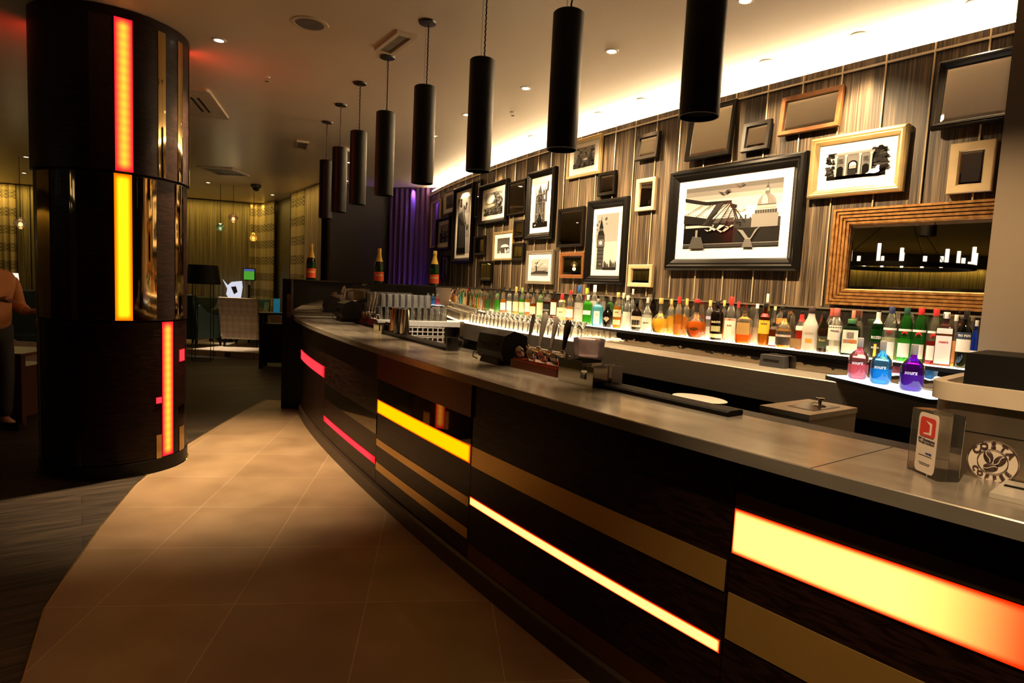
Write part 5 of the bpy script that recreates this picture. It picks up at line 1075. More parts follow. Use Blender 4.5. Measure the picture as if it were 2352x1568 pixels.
for ch, an in zip('COSTA', (146, 119, 92, 64, 36)):
    a_ = math.radians(an); lettering('letter', ch, .024, DK, d_, (RR * .775 * math.cos(a_), RR * .775 * math.sin(a_), .0024), (0, 0, a_ - PI / 2))
for ch, an in zip('COFFEE', (214, 236, 258, 281, 303, 325)):
    a_ = math.radians(an); lettering('letter', ch, .018, DK, d_, (RR * .775 * math.cos(a_), RR * .775 * math.sin(a_), .0024), (0, 0, a_ + PI / 2))
for bx, byy, ba in ((-.010, .012, 1.9), (.015, .006, .9), (-.003, -.015, .2)):
    m = MB(); m.lathe([(0, .004), (.55, .003), (.9, .0015), (1, 0)], seg=20, cap=False); o = m.build('coffee_bean', DK, d_, smooth=60); o.scale = (.016, .0105, 1); o.rotation_euler = (0, 0, ba); o.location = (bx, byy, .002)
    m = MB(); cv = [(-.95 + .19 * k_, .22 * math.sin((-.95 + .19 * k_) * 3.3)) for k_ in range(11)]; m.sheet([[((x_, y_ - .09, .0046), (0, 0)), ((x_, y_ + .09, .0046), (0, 0))] for x_, y_ in cv]); q = m.build('bean_crease', P((.66, .56, .46), .5), o)
m = MB(); m.prism(rrect(.20, .16, .02), .012, .235, mw / 2 - .10, -.30, top=.97); m.build('brewing_head', M('grey_steel', (.38, .31, .25), .3, .6, var=.05), t, smooth=40)
m = MB(); m.box((.06, -.30, .006), (.30, .18, .012)); m.build('drip_tray', P((.60, .54, .46), .3, .4), t)
m = MB(); m.box((-.03, -.285, .0135), (.10, .01, .004)); m.build('tray_slot', BLACK, t)
# far group: caddy, tub, tins, taps, mug
fz = along(4.4); fx = np.array([math.cos(fz), math.sin(fz)]); fy = np.array([-math.sin(fz), math.cos(fz)])
q = onz(853, 764, 1.1)[:2]; caddy(q + fy * .09 + fx * .05, fz, .8, 'brassy reflecting bar caddy at the far end of the bar')
q2 = q + fy * .22 + fx * .08; tub(q2[0], q2[1], 1.1005, .07, .085, .20, 'pink tinged straw tub at the far end of the bar')
q = onz(818, 741, 1.1)[:2] + fy * .04; font(q, q + fx * .26, 3, 'small beer font with three badges at the far end of the bar', [((.75, .5, .35), '', (.3, .1, .05)), ((.4, .32, .2), '', (.2, .14, .05)), ((.5, .42, .3), '', (.1, .08, .05))], [((.6, .55, .5), .010, .16), ((.65, .60, .52), .020, .20), ((.4, .36, .32), .014, .19)])
for i, (px, yb, hh, cl, l) in enumerate([(906, 764, .205, (.70, .32, .12), 'copper cocktail shaker tin, first in the line of four'), (911, 766, .205, (.10, .09, .10), 'dark cocktail shaker tin, second in the line of four'), (915, 768, .205, (.16, .16, .18), 'gunmetal cocktail shaker tin, third in the line of four'), (921, 770, .205, (.80, .70, .55), 'pale steel cocktail shaker tin, last in the line of four')]):
    p = onz(px, yb - 2, 1.122)[:2] + fy * .03 * (i % 2); m = MB(); m.lathe([(.040, 0), (.041, .004), (.030, hh - .004), (.031, hh), (.029, hh), (.0, hh - .01)], seg=20, cap=False); m.quad(*range(19, -1, -1)); o = m.build('shaker_tin', P(cl, .15, .95), smooth=40); o.location = (p[0], p[1], 1.1225); tag(o, l, 'cocktail shaker', 'shaker tins on the far mat')
p = onz(1038, 806, 1.122)[:2]; t = thing('black_mug', 'black mug standing on the rubber mat beside the glass racks', 'mug', (p[0], p[1] + .03, 1.1225), .3)
m = MB(); m.lathe([(0, .002), (.038, 0), (.042, .01), (.043, .085), (.040, .085), (.038, .012), (0, .01)], seg=24, cap=False); m.build('cup', P((.03, .025, .022), .25), t, smooth=40)
m = MB(); m.tube([(.04, 0, .07), (.062, 0, .068), (.066, 0, .045), (.060, 0, .022), (.04, 0, .018)], .005, 8); m.build('handle', P((.03, .025, .022), .25), t, smooth=40)
p, y_ = hit(WP, 1779, 822, -.30); t = thing('receipt_printer', 'dark grey receipt printer on the steel counter below the yellow labelled bottle', 'printer', (p[0], p[1], 1.0605), outward(y_) + PI / 2)
m = MB(); m.prism(rrect(.20, .09, .02), 0, .085, top=.94); m.build('case', P((.05, .048, .05), .35), t, smooth=40)
m = MB(); m.box((0, -.046, .05), (.12, .004, .01)); m.build('paper_slot', BLACK, t)
p = onz(1064, 797, 1.1)[:2] + fy * .16; t = thing('white_cup', 'small white cup on the service ledge beside the black mug', 'cup', (p[0], p[1], 1.0855), .4)
m = MB(); m.lathe([(0, .002), (.02, 0), (.024, .006), (.036, .065), (.033, .065), (.02, .01), (0, .008)], seg=20, cap=False); m.build('bowl', WHITE, t, smooth=50)
m = MB(); m.tube([(.032, 0, .055), (.05, 0, .05), (.048, 0, .03), (.028, 0, .022)], .004, 8); m.build('handle', WHITE, t, smooth=50)
# ================================================================== lounge
CLO = np.array
def curtain_mat(name, c0, c1, pattern, fine):
    m, nt, b, o = _mat(name); L = nt.links.new
    tc = N(nt, 'ShaderNodeTexCoord'); sp = N(nt, 'ShaderNodeSeparateXYZ'); L(tc.outputs['UV'], sp.inputs[0])
    mp = N(nt, 'ShaderNodeMapping'); mp.inputs['Scale'].default_value = (1, .01, 1); L(tc.outputs['UV'], mp.inputs[0])
    nz = N(nt, 'ShaderNodeTexNoise'); nz.inputs['Scale'].default_value = fine; nz.inputs['Detail'].default_value = 2; L(mp.outputs[0], nz.inputs[0])
    cr = N(nt, 'ShaderNodeValToRGB'); cr.color_ramp.elements[0].position = .35; cr.color_ramp.elements[0].color = c4(c0); cr.color_ramp.elements[1].position = .65; cr.color_ramp.elements[1].color = c4(c1); L(nz.outputs[0], cr.inputs[0])
    if pattern:
        w = N(nt, 'ShaderNodeMath', operation='FRACT'); k = N(nt, 'ShaderNodeMath', operation='DIVIDE'); k.inputs[1].default_value = .40; L(sp.outputs[1], k.inputs[0]); L(k.outputs[0], w.inputs[0])
        g = N(nt, 'ShaderNodeMath', operation='GREATER_THAN'); g.inputs[1].default_value = .52; L(w.outputs[0], g.inputs[0])
        ck = N(nt, 'ShaderNodeTexChecker'); ck.inputs['Scale'].default_value = 26; ck.inputs[1].default_value = (.35, .35, .35, 1); ck.inputs[2].default_value = (.8, .8, .8, 1); L(tc.outputs['UV'], ck.inputs[0])
        mx = N(nt, 'ShaderNodeMix', data_type='RGBA'); mx.inputs[6].default_value = (1, 1, 1, 1); L(g.outputs[0], mx.inputs[0]); L(ck.outputs[0], mx.inputs[7])
        mu = N(nt, 'ShaderNodeMix', data_type='RGBA', blend_type='MULTIPLY'); mu.inputs[0].default_value = 1; L(cr.outputs[0], mu.inputs[6]); L(mx.outputs[2], mu.inputs[7]); L(mu.outputs[2], b.inputs['Base Color'])
    else: L(cr.outputs[0], b.inputs['Base Color'])
    b.inputs['Roughness'].default_value = .7; return m
CPAT = curtain_mat('woven_curtain', (.42, .33, .15), (.62, .50, .25), True, 9)
CSTR = curtain_mat('string_curtain_threads', (.10, .08, .03), (.32, .25, .10), False, 60)
CBEI = curtain_mat('beige_string_threads', (.30, .22, .12), (.55, .42, .26), False, 50)
CPUR = curtain_mat('purple_voile', (.06, .022, .12), (.13, .05, .24), False, 22)
def curtain(p0, p1, z0, z1, folds, amp, mat, label, name='patterned_curtain', o=.12):
    p0, p1 = CLO(p0, float), CLO(p1, float); e = p1 - p0; L_ = float(np.hypot(*e)); e /= L_; nrm_ = CLO([e[1], -e[0]])
    n = folds * 8; rows = []
    for k in range(n + 1):
        u = k / n; w = amp * math.sin(2 * PI * folds * u) * (1 + .3 * math.sin(7.3 * u)); q = p0 + e * L_ * u + nrm_ * (o + w)
        rows.append([((*q, z), (u * L_ * 1.0, z)) for z in (z0, (z0 + z1) / 2, z1)])
    m = MB(); m.sheet(rows); return tag(m.build(name, mat, smooth=60), label, 'curtain', None)
F0, F1, F2 = CLO([-17, 12.35]), CLO([-11.8, 14.05]), CLO([-6.35, 15.75]); G0, G1 = F2, CLO([-3.50, 11.55])
def atl(px, A, B):  # point on plan line AB seen at pixel column px (near the horizon)
    d = ray(px, 560)[:2]; e = B - A; n_ = CLO([-e[1], e[0]]); return d * ((A @ n_) / (d @ n_))
curtain(atl(-60, F0, F1) if True else 0, atl(44, F1, F2), .02, ZC - .02, 7, .05, CPAT, 'patterned amber curtain beyond the person in tan')
curtain(atl(46, F1, F2), atl(76, F1, F2), .02, ZC - .02, 8, .008, CSTR, 'narrow string curtain beside the column, next to the patterned amber one', 'string_curtain')
curtain(atl(78, F1, F2), atl(574, F1, F2), .02, ZC - .02, 40, .010, CSTR, 'wide amber string curtain across the far lounge window', 'string_curtain')
curtain(atl(576, F1, F2), F2 + CLO([-.02, -.06]), .02, ZC - .02, 3, .04, CPAT, 'patterned amber curtain at the far corner of the lounge window')
curtain(G0 + CLO([.05, -.2]), atl(640, G0, G1), .02, ZC - .02, 4, .04, CPAT, 'patterned amber curtain on the short wall, beside the olive pier')
curtain(atl(684, G0, G1), atl(712, G0, G1), .02, ZC - .02, 4, .04, CPAT, 'patterned amber curtain behind the first champagne magnum')
curtain(atl(713, G0, G1), atl(752, G0, G1), .02, ZC - .02, 8, .008, CBEI, 'beige string curtain just behind the farthest tube pendant', 'string_curtain')
curtain([-2.44, 12.05], [-1.60, 11.66], .02, ZC - .02, 8, .02, CPUR, 'purple lit voile curtain beside the picture wall', 'voile_curtain', .10)
curtain([-16.9, -6], [-16.9, 12], .02, 2.9, 60, .02, CSTR, 'long amber string curtain along the side of the lounge', 'string_curtain', .12)
q = atl(676, G0, G1); m = MB(); m.box((0, 0, ZC / 2), (.10, .16, ZC)); o = m.build('trim_3', DARKPL); o.location = (q[0], q[1] - .05, 0); struct(o)
# globes
def globe(px, py, D, r, colr, label, prof, bulb=5):
    p = atd(px, py, D); t = thing('globe_pendant', label, 'pendant lamp', (p[0], p[1], 0), 0, 'glass globe pendants in the lounge')
    m = MB(); m.lathe([(a * r, p[2] + b * r) for a, b in prof], seg=24, cap=False); m.build('glass_shade', GLASS('tinted_globe', colr, .35), t, smooth=60)
    m = MB(); m.lathe([(0, p[2] - .62 * r), (.26 * r, p[2] - .5 * r), (.34 * r, p[2] - .25 * r), (.2 * r, p[2] + .1 * r), (0, p[2] + .15 * r)], seg=14, cap=False); m.build('bulb', EM('globe_bulb', (1, .85, .6), bulb), t, smooth=60)
    m = MB(); m.tube([(0, 0, p[2] + .9 * r), (0, 0, ZC)], .004, 6); m.build('flex', BLACK, t)
    l = bpy.data.lights.new('globe_glow', 'POINT'); l.energy = 2.5; l.color = (1, .7, .3); l.shadow_soft_size = .04; o = bpy.data.objects.new('globe_glow', l); COL.objects.link(o); o.location = (p[0], p[1], p[2] - r * 1.2)
ONI = [(.12, 1.0), (.2, .8), (.75, .5), (1, .12), (.9, -.3), (.45, -.62), (.25, -.85), (.22, -1.0)]
BAL = [(.15, 1.0), (.6, .82), (.95, .35), (1, -.05), (.8, -.55), (.5, -.85)]
TEA = [(.12, 1.35), (.3, 1.1), (.7, .6), (.95, 0), (.95, -.4), (.7, -.85), (.45, -1.0)]
globe(536, 500, 12.6, .095, (.55, .32, .18), 'onion shaped copper glass pendant highest before the string curtain', ONI); globe(506, 522, 12.6, .085, (.12, .20, .12), 'round dark green glass pendant before the string curtain', BAL)
globe(582, 545, 12.8, .075, (.85, .50, .12), 'teardrop amber glass pendant lowest before the string curtain', TEA); globe(47, 512, 10.5, .10, (.50, .36, .20), 'onion shaped glass pendant seen at the outer side of the column', ONI)
globe(-700, 480, 7.5, .1, (.6, .4, .2), 'round smoky glass pendant far along the lounge, reflected in the mirrors', BAL)
# television, lit sign
def onfar(px, py, dd=.35):
    d = ray(px, py); e = F2 - F1; n_ = CLO([-e[1], e[0]]) / np.hypot(*e); k = ((F1 @ n_) - dd) / (d[:2] @ n_); return CLO([0, 0, EYE]) + k * d
a_, b_ = onfar(560, 617), onfar(584, 643); e = F2 - F1; rz = math.atan2(e[1], e[0]); w = float(np.hypot(*(b_ - a_)[:2])); h = float(a_[2] - b_[2]); c = (a_ + b_) / 2
t = thing('television', 'small bright television showing a green football pitch', 'television', (c[0], c[1], c[2]), rz)
m = MB(); m.box((0, .03, 0), (w + .04, .05, h + .04)); m.build('casing', BLACK, t)
m = MB(); m.box((0, 0, -h * .1), (w, .006, h * .78)); m.build('green_pitch', M('screen_pitch', (.02, .1, .02), .4, emit=(.10, .45, .04), es=.7, var=0), t)
m = MB(); m.box((0, 0, h * .40), (w, .006, h * .2)); m.build('blue_banner', EM('screen_sky', (.10, .14, .40), .8), t)
m = MB(); m.box((0, .045, -(c[2] + h / 2) / 2 - .1), (.05, .03, c[2] - h / 2 - .05)); 
for v in range(len(m.v)): pass
m.build('stand_pole', BLACK, t)
p = onfar(536, 668, .5); t = thing('glowing_sign', 'irregular white glowing sign low before the string curtain', 'sign', (p[0], p[1], 0), rz)
m = MB(); m.prism([(x_ * .8, y_ * .85) for x_, y_ in [(-.30, .32), (-.16, .16), (-.05, .26), (.24, .30), (.26, .12), (.20, -.30), (-.06, -.32), (-.20, -.10), (-.17, .06)]], -.02, .02)
o = m.build('white_panel', EM('sign_white', (.85, .85, 1), .8), t); o.rotation_euler = (PI / 2, 0, 0); o.location = (0, 0, p[2])
m = MB(); m.prism([(-.05, .10), (.06, .12), (.10, -.02), (.02, -.08)], .021, .03); o2 = m.build('dark_mark', P((.06, .06, .08)), t); o2.rotation_euler = (PI / 2, 0, 0); o2.location = (0, 0, p[2])
m = MB(); m.box((0, .0, (p[2] - .3) / 2), (.04, .04, p[2] - .3)); m.build('post', BLACK, t)
# raised carpeted platform
pl = [atd(428, 828, 11.35)[:2], atd(668, 826, 11.15)[:2]]
m = MB(); PLAT = [(-6.6, 11.35), (-4.02, 11.1), (-6.42, 15.5), (-9.2, 14.7), (-9.2, 11.6)]; m.prism(PLAT, .002, .105)
def carpet():
    m, nt, b, o = _mat('spotted_carpet'); L = nt.links.new; tc = N(nt, 'ShaderNodeTexCoord')
    br = N(nt, 'ShaderNodeTexBrick'); br.offset = .5; br.inputs['Scale'].default_value = 1; br.inputs['Brick Width'].default_value = .5; br.inputs['Row Height'].default_value = .34; br.inputs['Mortar Size'].default_value = .006
    br.inputs['Color1'].default_value = (.46, .36, .27, 1); br.inputs['Color2'].default_value = (.40, .31, .23, 1); br.inputs['Mortar'].default_value = (.10, .07, .05, 1); L(tc.outputs['Object'], br.inputs[0]); L(br.outputs[0], b.inputs['Base Color']); b.inputs['Roughness'].default_value = .9; return m
struct(m.build('floor_platform', carpet()))
m = MB(); 
for A_, B_ in zip(PLAT[:1] + PLAT[:1], PLAT[1:2]): m.tube([(*A_, .105), (*B_, .105)], .012, 6)
struct(m.build('trim_4', BRASS))
# floor lamp
p = atd(466, 828, 10.7); t = thing('floor_lamp', 'black floor lamp with tapered shade on thin wire legs', 'floor lamp', (p[0], p[1], 0), .3)
m = MB(); m.lathe([(.285, 1.345), (.235, 1.675), (.232, 1.675), (.282, 1.345)], seg=32, cap=False); m.build('lamp_shade', BLACK, t, smooth=40)
for k in range(4):
    a_ = PI / 4 + k * PI / 2; m = MB(); m.tube([(.20 * math.cos(a_), .20 * math.sin(a_), 1.40), (.21 * math.cos(a_), .21 * math.sin(a_), .012)], .006, 6); m.build('leg', BLACK, t)
m = MB(); m.tube([(.21 * math.cos(PI / 4 + k * PI / 2), .21 * math.sin(PI / 4 + k * PI / 2), .007) for k in range(4)], .006, 6, True); m.build('foot_ring', BLACK, t)
m = MB(); m.tube([(.20 * math.cos(PI / 4 + k * PI / 2), .20 * math.sin(PI / 4 + k * PI / 2), 1.42) for k in range(4)], .005, 6, True); m.build('top_ring', BLACK, t)
# armchairs and sofas
def armchair(loc, rz, w, h, mat, label, legm=BLACKSAT, seatm=None, name='armchair'):
    t = thing(name, label, 'armchair' if name == 'armchair' else 'sofa', loc, rz); d = .72
    m = MB(); m.prism(rrect(w - .02, d, .05), .16, .40); m.build('seat_base', mat, t, smooth=40)
    m = MB(); m.prism(rrect(w - .24, d - .2, .06), .40, .49, 0, -.06); m.build('seat_cushion', seatm or mat, t, smooth=40)
    m = MB(); n = 7; sec = []   # raked back with rolled top
    rows = []
    for k in range(n + 1):
        z = .20 + (h - .20) * k / n; y0 = d / 2 - .02 + .16 * (k / n) ** 1.5; rows.append((y0, z))
    pr = [(y - .13, z) for y, z in rows] + [(rows[-1][0] - .08, h + .03), (rows[-1][0] + .01, h + .025)] + [(y, z) for y, z in rows[::-1]]
    bs = [m.add([(x * f, y, z) for y, z in pr]) for x, f in ((-w / 2, .96), (-w / 2, 1.0), (w / 2, 1.0), (w / 2, .96))]
    L_ = len(pr)
    for A_, B_ in zip(bs, bs[1:]):
        for k in range(L_): m.quad(A_ + k, A_ + (k + 1) % L_, B_ + (k + 1) % L_, B_ + k)
    m.quad(*[bs[0] + k for k in range(L_)]); m.quad(*[bs[-1] + k for k in range(L_)][::-1]); m.build('backrest', mat, t, smooth=35)
    for s in (-1, 1):
        m = MB(); pr2 = [(-.34, .20), (-.36, .52), (-.30, .60), (-.10, .62), (.10, .68), (.28, .82), (.34, .80), (.34, .20)]
        b = [m.add([(s * (w / 2 - o_), y, z) for y, z in pr2]) for o_ in (.0, .11)]
        for k in range(8): m.quad(b[0] + k, b[0] + (k + 1) % 8, b[1] + (k + 1) % 8, b[1] + k)
        m.quad(*[b[0] + k for k in range(8)]); m.quad(*[b[1] + k for k in range(8)][::-1]); m.build('arm', mat, t, smooth=30)
        for yy in (-.28, .30):
            m = MB(); m.tube([(s * (w / 2 - .08), yy, .17), (s * (w / 2 - .06), yy * 1.06, 0.0)], [.03, .02], 8); m.build('leg', legm, t)
    return t
def patt():
    m, nt, b, o = _mat('diamond_upholstery'); L = nt.links.new; tc = N(nt, 'ShaderNodeTexCoord'); vr = N(nt, 'ShaderNodeVectorRotate', rotation_type='Y_AXIS'); vr.inputs['Angle'].default_value = PI / 4; L(tc.outputs['Object'], vr.inputs[0])
    w = N(nt, 'ShaderNodeTexChecker'); w.inputs['Scale'].default_value = 12; w.inputs[1].default_value = (.42, .34, .25, 1); w.inputs[2].default_value = (.33, .26, .18, 1); L(vr.outputs[0], w.inputs[0]); L(w.outputs[0], b.inputs['Base Color']); b.inputs['Roughness'].default_value = .8; return m
PATT = patt(); TEAL = M('teal_velvet', (.015, .10, .10), .6, var=.2); DGV = M('dark_green_velvet', (.010, .028, .020), .6, var=.2); GRY = M('grey_velvet', (.20, .15, .11), .7, var=.1)
def seat(px, D, z=.105): q = atd(px, 700, D); return (q[0], q[1], z)
armchair(seat(566, 12.35), PI + .12 - .05, .74, .95, PATT, 'patterned cream armchair seen from behind on the carpeted platform')
armchair(seat(448, 11.95), PI - .3, .82, .98, DGV, 'dark green armchair behind the floor lamp')
armchair(seat(568, 13.9), .3, .9, .86, TEAL, 'teal velvet sofa facing the bar, under the patterned curtain', name='sofa')
armchair(seat(462, 14.2), .15, .8, .84, DGV, 'dark armchair deep in the lounge beside the glowing sign')
armchair(seat(612, 13.2), PI / 2 + .3, .72, .86, GRY, 'grey armchair seen from the side next to the dark table')
def table(loc, rz, w, d, h, label, mat=BLACKSAT):
    t = thing('lounge_table', label, 'table', loc, rz)
    m = MB(); m.prism(rrect(w, d, .02), h - .03, h); m.build('table_top', mat, t)
    for sx in (-1, 1):
        for sy in (-1, 1): m = MB(); m.box((sx * (w / 2 - .05), sy * (d / 2 - .05), (h - .03) / 2), (.06, .06, h - .03)); m.build('leg', mat, t)
    m = MB(); m.box((0, 0, h * .45), (w - .12, d - .12, h * .7)); m.build('cabinet_body', mat, t); return t
q = seat(632, 10.3, 0); table(q, .2, .46, .45, .93, 'tall dark side table beside the grey armchair')
q2 = atd(638, 700, 10.3); m = MB(); m.prism(rrect(.10, .02, .004), 0, .235); o = m.build('menu_card', M('blue_card', (.03, .28, .42), .5, emit=(.02, .22, .34), es=.35, var=.1)); o.location = (q2[0], q2[1] - .05, .9305); o.rotation_euler.z = .15; tag(o, 'glowing blue menu card standing on the tall dark table', 'menu card')
q = seat(515, 13.1, .105); table(q, .15, .5, .5, .52, 'low dark table before the glowing sign')
q2 = atd(524, 690, 13.1); m = MB(); m.lathe([(.075, 0), (.075, .34), (.072, .34), (.072, .01)], seg=20); o = m.build('table_lamp', M('teal_lamp', (.01, .07, .08), .4, emit=(.01, .10, .11), es=.3, var=.1), smooth=40); o.location = (q2[0], q2[1], .6255); tag(o, 'dark teal cylinder lamp on the low table', 'table lamp')
# furniture and person at the outer side of the column
q = atd(52, 800, 5.95); table((q[0] - .15, q[1], 0), .1, .62, .55, .70, 'dark table with a reddish edge beside the column', M('mahogany', (.06, .022, .010), .35, var=.2))
q = atd(40, 760, 6.9); armchair((q[0] - .1, q[1] + .1, 0), 2.6, .72, .90, GRY, 'dim grey armchair between the dark table and the curtains')
q = atd(70, 680, 9.2); armchair((q[0], q[1], 0), .4, 1.5, 1.12, DGV, 'black high backed sofa beyond the person in tan', name='sofa')
q = atd(33, 638, 11.5); t = thing('table_lamp', 'small white shaded lamp glowing beyond the person in tan', 'table lamp', (q[0], q[1], 0))
m = MB(); m.lathe([(.075, q[2] - .09), (.06, q[2] + .09)], seg=20, cap=False); m.build('lamp_shade', EM('lit_shade', (1, .80, .66), 1.2), t, smooth=40)
m = MB(); m.tube([(0, 0, .72), (0, 0, q[2] - .05)], .012, 8); m.lathe([(.08, .70), (.08, .715), (.02, .725)], seg=16); m.build('stem', BLACK, t)
table((q[0], q[1], 0), .2, .6, .5, .70, 'dark table under the small white shaded lamp')
# person
def skin_fig(name, verts, edges, radii, mat, parent, sub=2, root=0):
    me = bpy.data.meshes.new(name); me.from_pydata(verts, edges, []); o = bpy.data.objects.new(name, me); COL.objects.link(o); me.materials.append(mat)
    if parent is not None: o.parent = parent
    sk = o.modifiers.new('skin', 'SKIN'); sk.use_smooth_shade = True
    for i, r in enumerate(radii): me.skin_vertices[0].data[i].radius = r if isinstance(r, tuple) else (r, r)
    me.skin_vertices[0].data[root].use_root = True
    s = o.modifiers.new('smooth', 'SUBSURF'); s.levels = sub; s.render_levels = sub; return o
SKIN = M('skin', (.42, .22, .13), .5, var=.06); TAN = M('tan_shirt', (.50, .22, .07), .8, var=.12, vs=5); TRS = M('black_trousers', (.010, .008, .008), .8, var=.1); HAIR = M('dark_hair', (.015, .010, .007), .5, var=.2)
q = atd(-26, 700, 5.5); per = thing('person', 'person in a tan shirt and dark trousers reaching one arm forward', 'person', (q[0], q[1], 0), -.25)   # faces local +x
V = [(0, 0, .95), (0, 0, 1.10), (.01, 0, 1.28), (0, 0, 1.43), (-.02, 0, 1.51), (-.02, 0, 1.56), (0, 0, 1.62), (.005, 0, 1.70), (-.01, 0, 1.75),
     (0, .10, .90), (.02, .11, .50), (-.01, .11, .09), (.12, .12, .035), (0, -.10, .90), (.0, -.11, .50), (-.03, -.11, .09), (.10, -.12, .035),
     (0, .19, 1.41), (.02, .25, 1.14), (.20, .22, 1.10), (.30, .20, 1.12), (0, -.19, 1.41), (.06, -.25, 1.16), (.30, -.20, 1.22), (.40, -.18, 1.23)]
E_ = [(0, 1), (1, 2), (2, 3), (3, 4), (4, 5), (5, 6), (6, 7), (7, 8), (0, 9), (9, 10), (10, 11), (11, 12), (0, 13), (13, 14), (14, 15), (15, 16), (3, 17), (17, 18), (18, 19), (19, 20), (3, 21), (21, 22), (22, 23), (23, 24)]
Rr = [(.10, .15), (.10, .14), (.11, .15), (.09, .12), .055, .055, (.085, .07), (.09, .075), .05, .085, .06, .042, .035, .085, .06, .042, .035, .055, .042, .034, .028, .055, .042, .034, .028]
body = skin_fig('body', V, E_, Rr, SKIN, per)
m = MB(); m.lathe([(.05, -.07), (.072, -.05), (.084, -.01), (.086, .03), (.074, .065), (.045, .088), (0, .096)], seg=18, cap=False, sx=1.10); o = m.build('hair', HAIR, per, smooth=60); o.location = (-.028, 0, 1.69); o.rotation_euler = (0, -.35, 0)
m = MB(); m.lathe([(.012, -.015), (.016, -.004), (.004, .02)], seg=8); o = m.build('nose', SKIN, body, smooth=60); o.location = (.098, 0, 1.65)
for s in (-1, 1):
    m = MB(); m.lathe([(0, -.008), (.008, 0), (0, .008)], seg=10, cap=False); o = m.build('eye', P((.02, .015, .012), .2), body, smooth=60); o.location = (.086, s * .03, 1.675)
    m = MB(); m.lathe([(0, -.03), (.012, 0), (0, .03)], seg=8, cap=False, sx=1.3, sy=.5); o = m.build('ear', SKIN, body, smooth=60); o.location = (-.005, s * .083, 1.655)
m = MB(); m.box((0, 0, 0), (.01, .045, .01)); o = m.build('mouth', P((.25, .08, .06)), body); o.location = (.089, 0, 1.605)
skin_fig('shirt', [(0, 0, .90), (0, 0, 1.08), (.01, 0, 1.28), (0, 0, 1.43), (-.015, 0, 1.49), (0, .19, 1.41), (.02, .25, 1.14), (.14, .23, 1.105), (0, -.19, 1.41), (.06, -.25, 1.16), (.22, -.215, 1.205)], [(0, 1), (1, 2), (2, 3), (3, 4), (3, 5), (5, 6), (6, 7), (3, 8), (8, 9), (9, 10)], [(.150, .200), (.138, .186), (.14, .19), (.115, .15), .07, .075, .062, .052, .075, .062, .052], TAN, per)
skin_fig('trousers', [(0, 0, 1.06), (0, 0, .95), (0, .10, .88), (.02, .11, .50), (-.01, .11, .10), (0, -.10, .88), (0, -.11, .50), (-.03, -.11, .10)], [(0, 1), (1, 2), (2, 3), (3, 4), (1, 5), (5, 6), (6, 7)], [(.115, .165), (.12, .17), .10, .078, .068, .10, .078, .068], TRS, per)
for s, px_ in ((1, (.05, .12)), (-1, (.03, -.12))):
    m = MB(); m.prism(rrect(.28, .10, .045), 0, .07, px_[0], px_[1], 0, .92); m.build('shoe', BLACKSAT, per, smooth=40)
for s, (hx, hy, hz_) in ((1, (.32, .195, 1.125)), (-1, (.42, -.175, 1.235))):
    hv = [(hx - .03, hy, hz_)]; he = []; hr = [.022]
    hv.append((hx + .02, hy, hz_)); he.append((0, 1)); hr.append((.022, .032))
    hv.append((hx + .05, hy, hz_)); he.append((1, 2)); hr.append((.014, .034))
    for k in range(4):
        b0_ = len(hv); oy = (k - 1.5) * .018; ln = (.07, .08, .075, .06)[k]
        hv += [(hx + .06, hy + oy, hz_), (hx + .06 + ln * .5, hy + oy * 1.1, hz_ - .006), (hx + .06 + ln, hy + oy * 1.15, hz_ - .025)]; he += [(2, b0_), (b0_, b0_ + 1), (b0_ + 1, b0_ + 2)]; hr += [.009, .0085, .007]
    b0_ = len(hv); hv += [(hx + .03, hy - s * .04, hz_ - .004), (hx + .065, hy - s * .052, hz_ - .016)]; he += [(1, b0_), (b0_, b0_ + 1)]; hr += [.010, .008]
    skin_fig('hand', hv, he, hr, SKIN, body, 1)
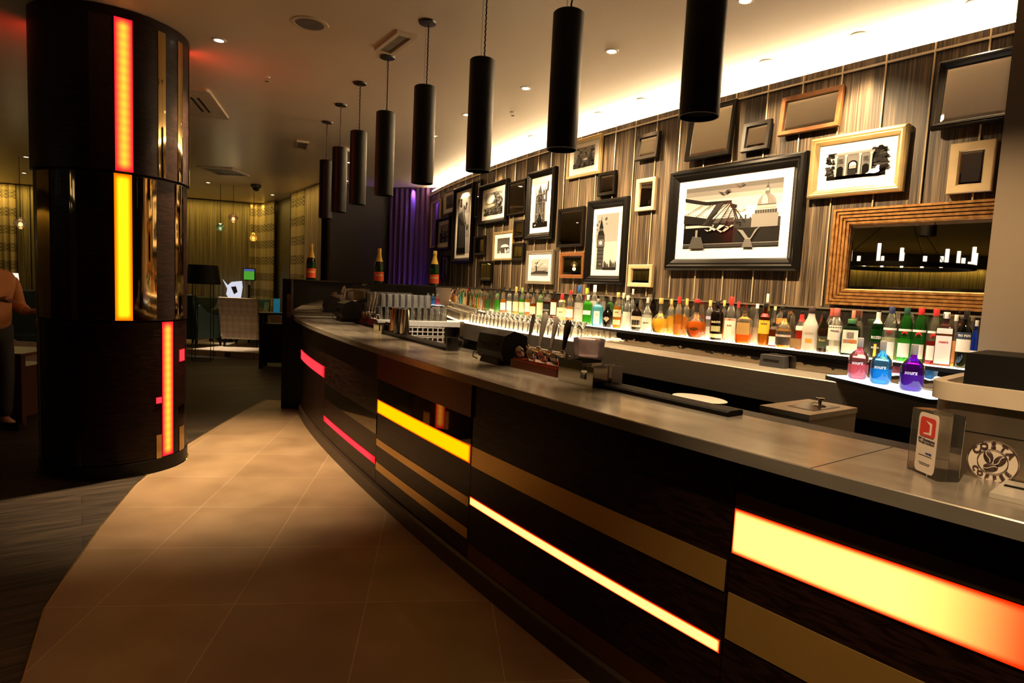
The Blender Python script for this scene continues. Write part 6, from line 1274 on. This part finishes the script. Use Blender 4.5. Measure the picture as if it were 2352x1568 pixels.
# ring chandelier (seen in the mirrors)
ch = thing('ring_chandelier', 'wide black ring chandelier with white candle lamps', 'chandelier', (-5.6, 1.5, 0))
m = MB(); m.lathe([(1.05, 2.22), (1.12, 2.22), (1.12, 2.30), (1.05, 2.30), (1.05, 2.22)], seg=48, cap=False); m.build('ring', BLACKSAT, ch, smooth=30)
CAND = EM('candle_lamp', (1, .86, .66), 2.2)
for k in range(20):
    a_ = 2 * PI * k / 20; hgt = (.09, .22, .30)[(k * 7) % 3]; m = MB(); m.lathe([(.028, 2.30), (.028, 2.30 + hgt)], seg=12, cx=1.085 * math.cos(a_), cy=1.085 * math.sin(a_)); m.build('candle', CAND, ch, smooth=40)
for k in range(3): a_ = 2 * PI * k / 3; m = MB(); m.tube([(1.08 * math.cos(a_), 1.08 * math.sin(a_), 2.30), (.05 * math.cos(a_), .05 * math.sin(a_), ZC - .02)], .006, 6); m.build('hanging_rod', BLACK, ch)
m = MB(); m.lathe([(.10, ZC - .03), (.10, ZC)], seg=20); m.build('ceiling_plate', BLACK, ch)
# lounge lamps: pelmet washers on the curtains, purple uplight, spot on the platform
YW = (1, .67, .17)
def washer(A, B, n, w, z=ZC - .06, o=.42):
    e = (B - A) / np.hypot(*(B - A)); nn_ = CLO([e[1], -e[0]])
    for k in range(n):
        p = A + (B - A) * (k + .5) / n + nn_ * o; q = p - nn_ * (o + .0); area('pelmet_washer', p[0], p[1], z, w, float(np.hypot(*(B - A))) / n, .06, (q[0], q[1], .4), YW)
washer(atl(-60, F1, F2), atl(76, F1, F2), 1, 12); washer(atl(78, F1, F2), F2, 2, 12); washer(G0, G1, 2, 6); washer(CLO([-16.9, -6]), CLO([-16.9, 12]), 3, 24, 2.88, .25)
spot('purple_uplight', -1.72, 11.45, .35, 70, 60, (-2.0, 11.85, 1.7), (.5, .25, 1))
spot('purple_downlight', -2.0, 11.72, ZC - .05, 60, 60, (-2.05, 11.85, 1.0), (.55, .32, 1))
q = atd(520, 790, 12.0); spot('platform_beam', q[0] - .2, q[1] - .6, ZC - .05, 800, 34, (q[0], q[1] - .1, 0), (1, .82, .6))

# unseen spots over guests' side, near bar end and glass station, mostly added fill
spot('aisle_fill', -1.3, 2.0, ZC - .02, 40, 80, None, (1, .40, .14)); spot('aisle_fill', .2, .2, ZC - .02, 26, 95, None, (1, .45, .18))  # orange fill added to redden and brighten the floor, no fixtures
spot('unseen_bar_end_spot', .35, .65, ZC - .02, 380, 46, (1.22, 1.5, 1.1)); spot('unseen_bar_end_spot', 1.75, 2.35, ZC - .02, 260, 70, (2.3, 3.0, 1.0))  # unseen overhead spot at the bar end; second spot added to brighten the pier
spot('glass_station_fill', -1.15, 6.85, ZC - .02, 1000, 34, (-1.1, 7.2, 1.1), (1, .82, .6))  # spot without a fixture, added to brighten the stacked glasses
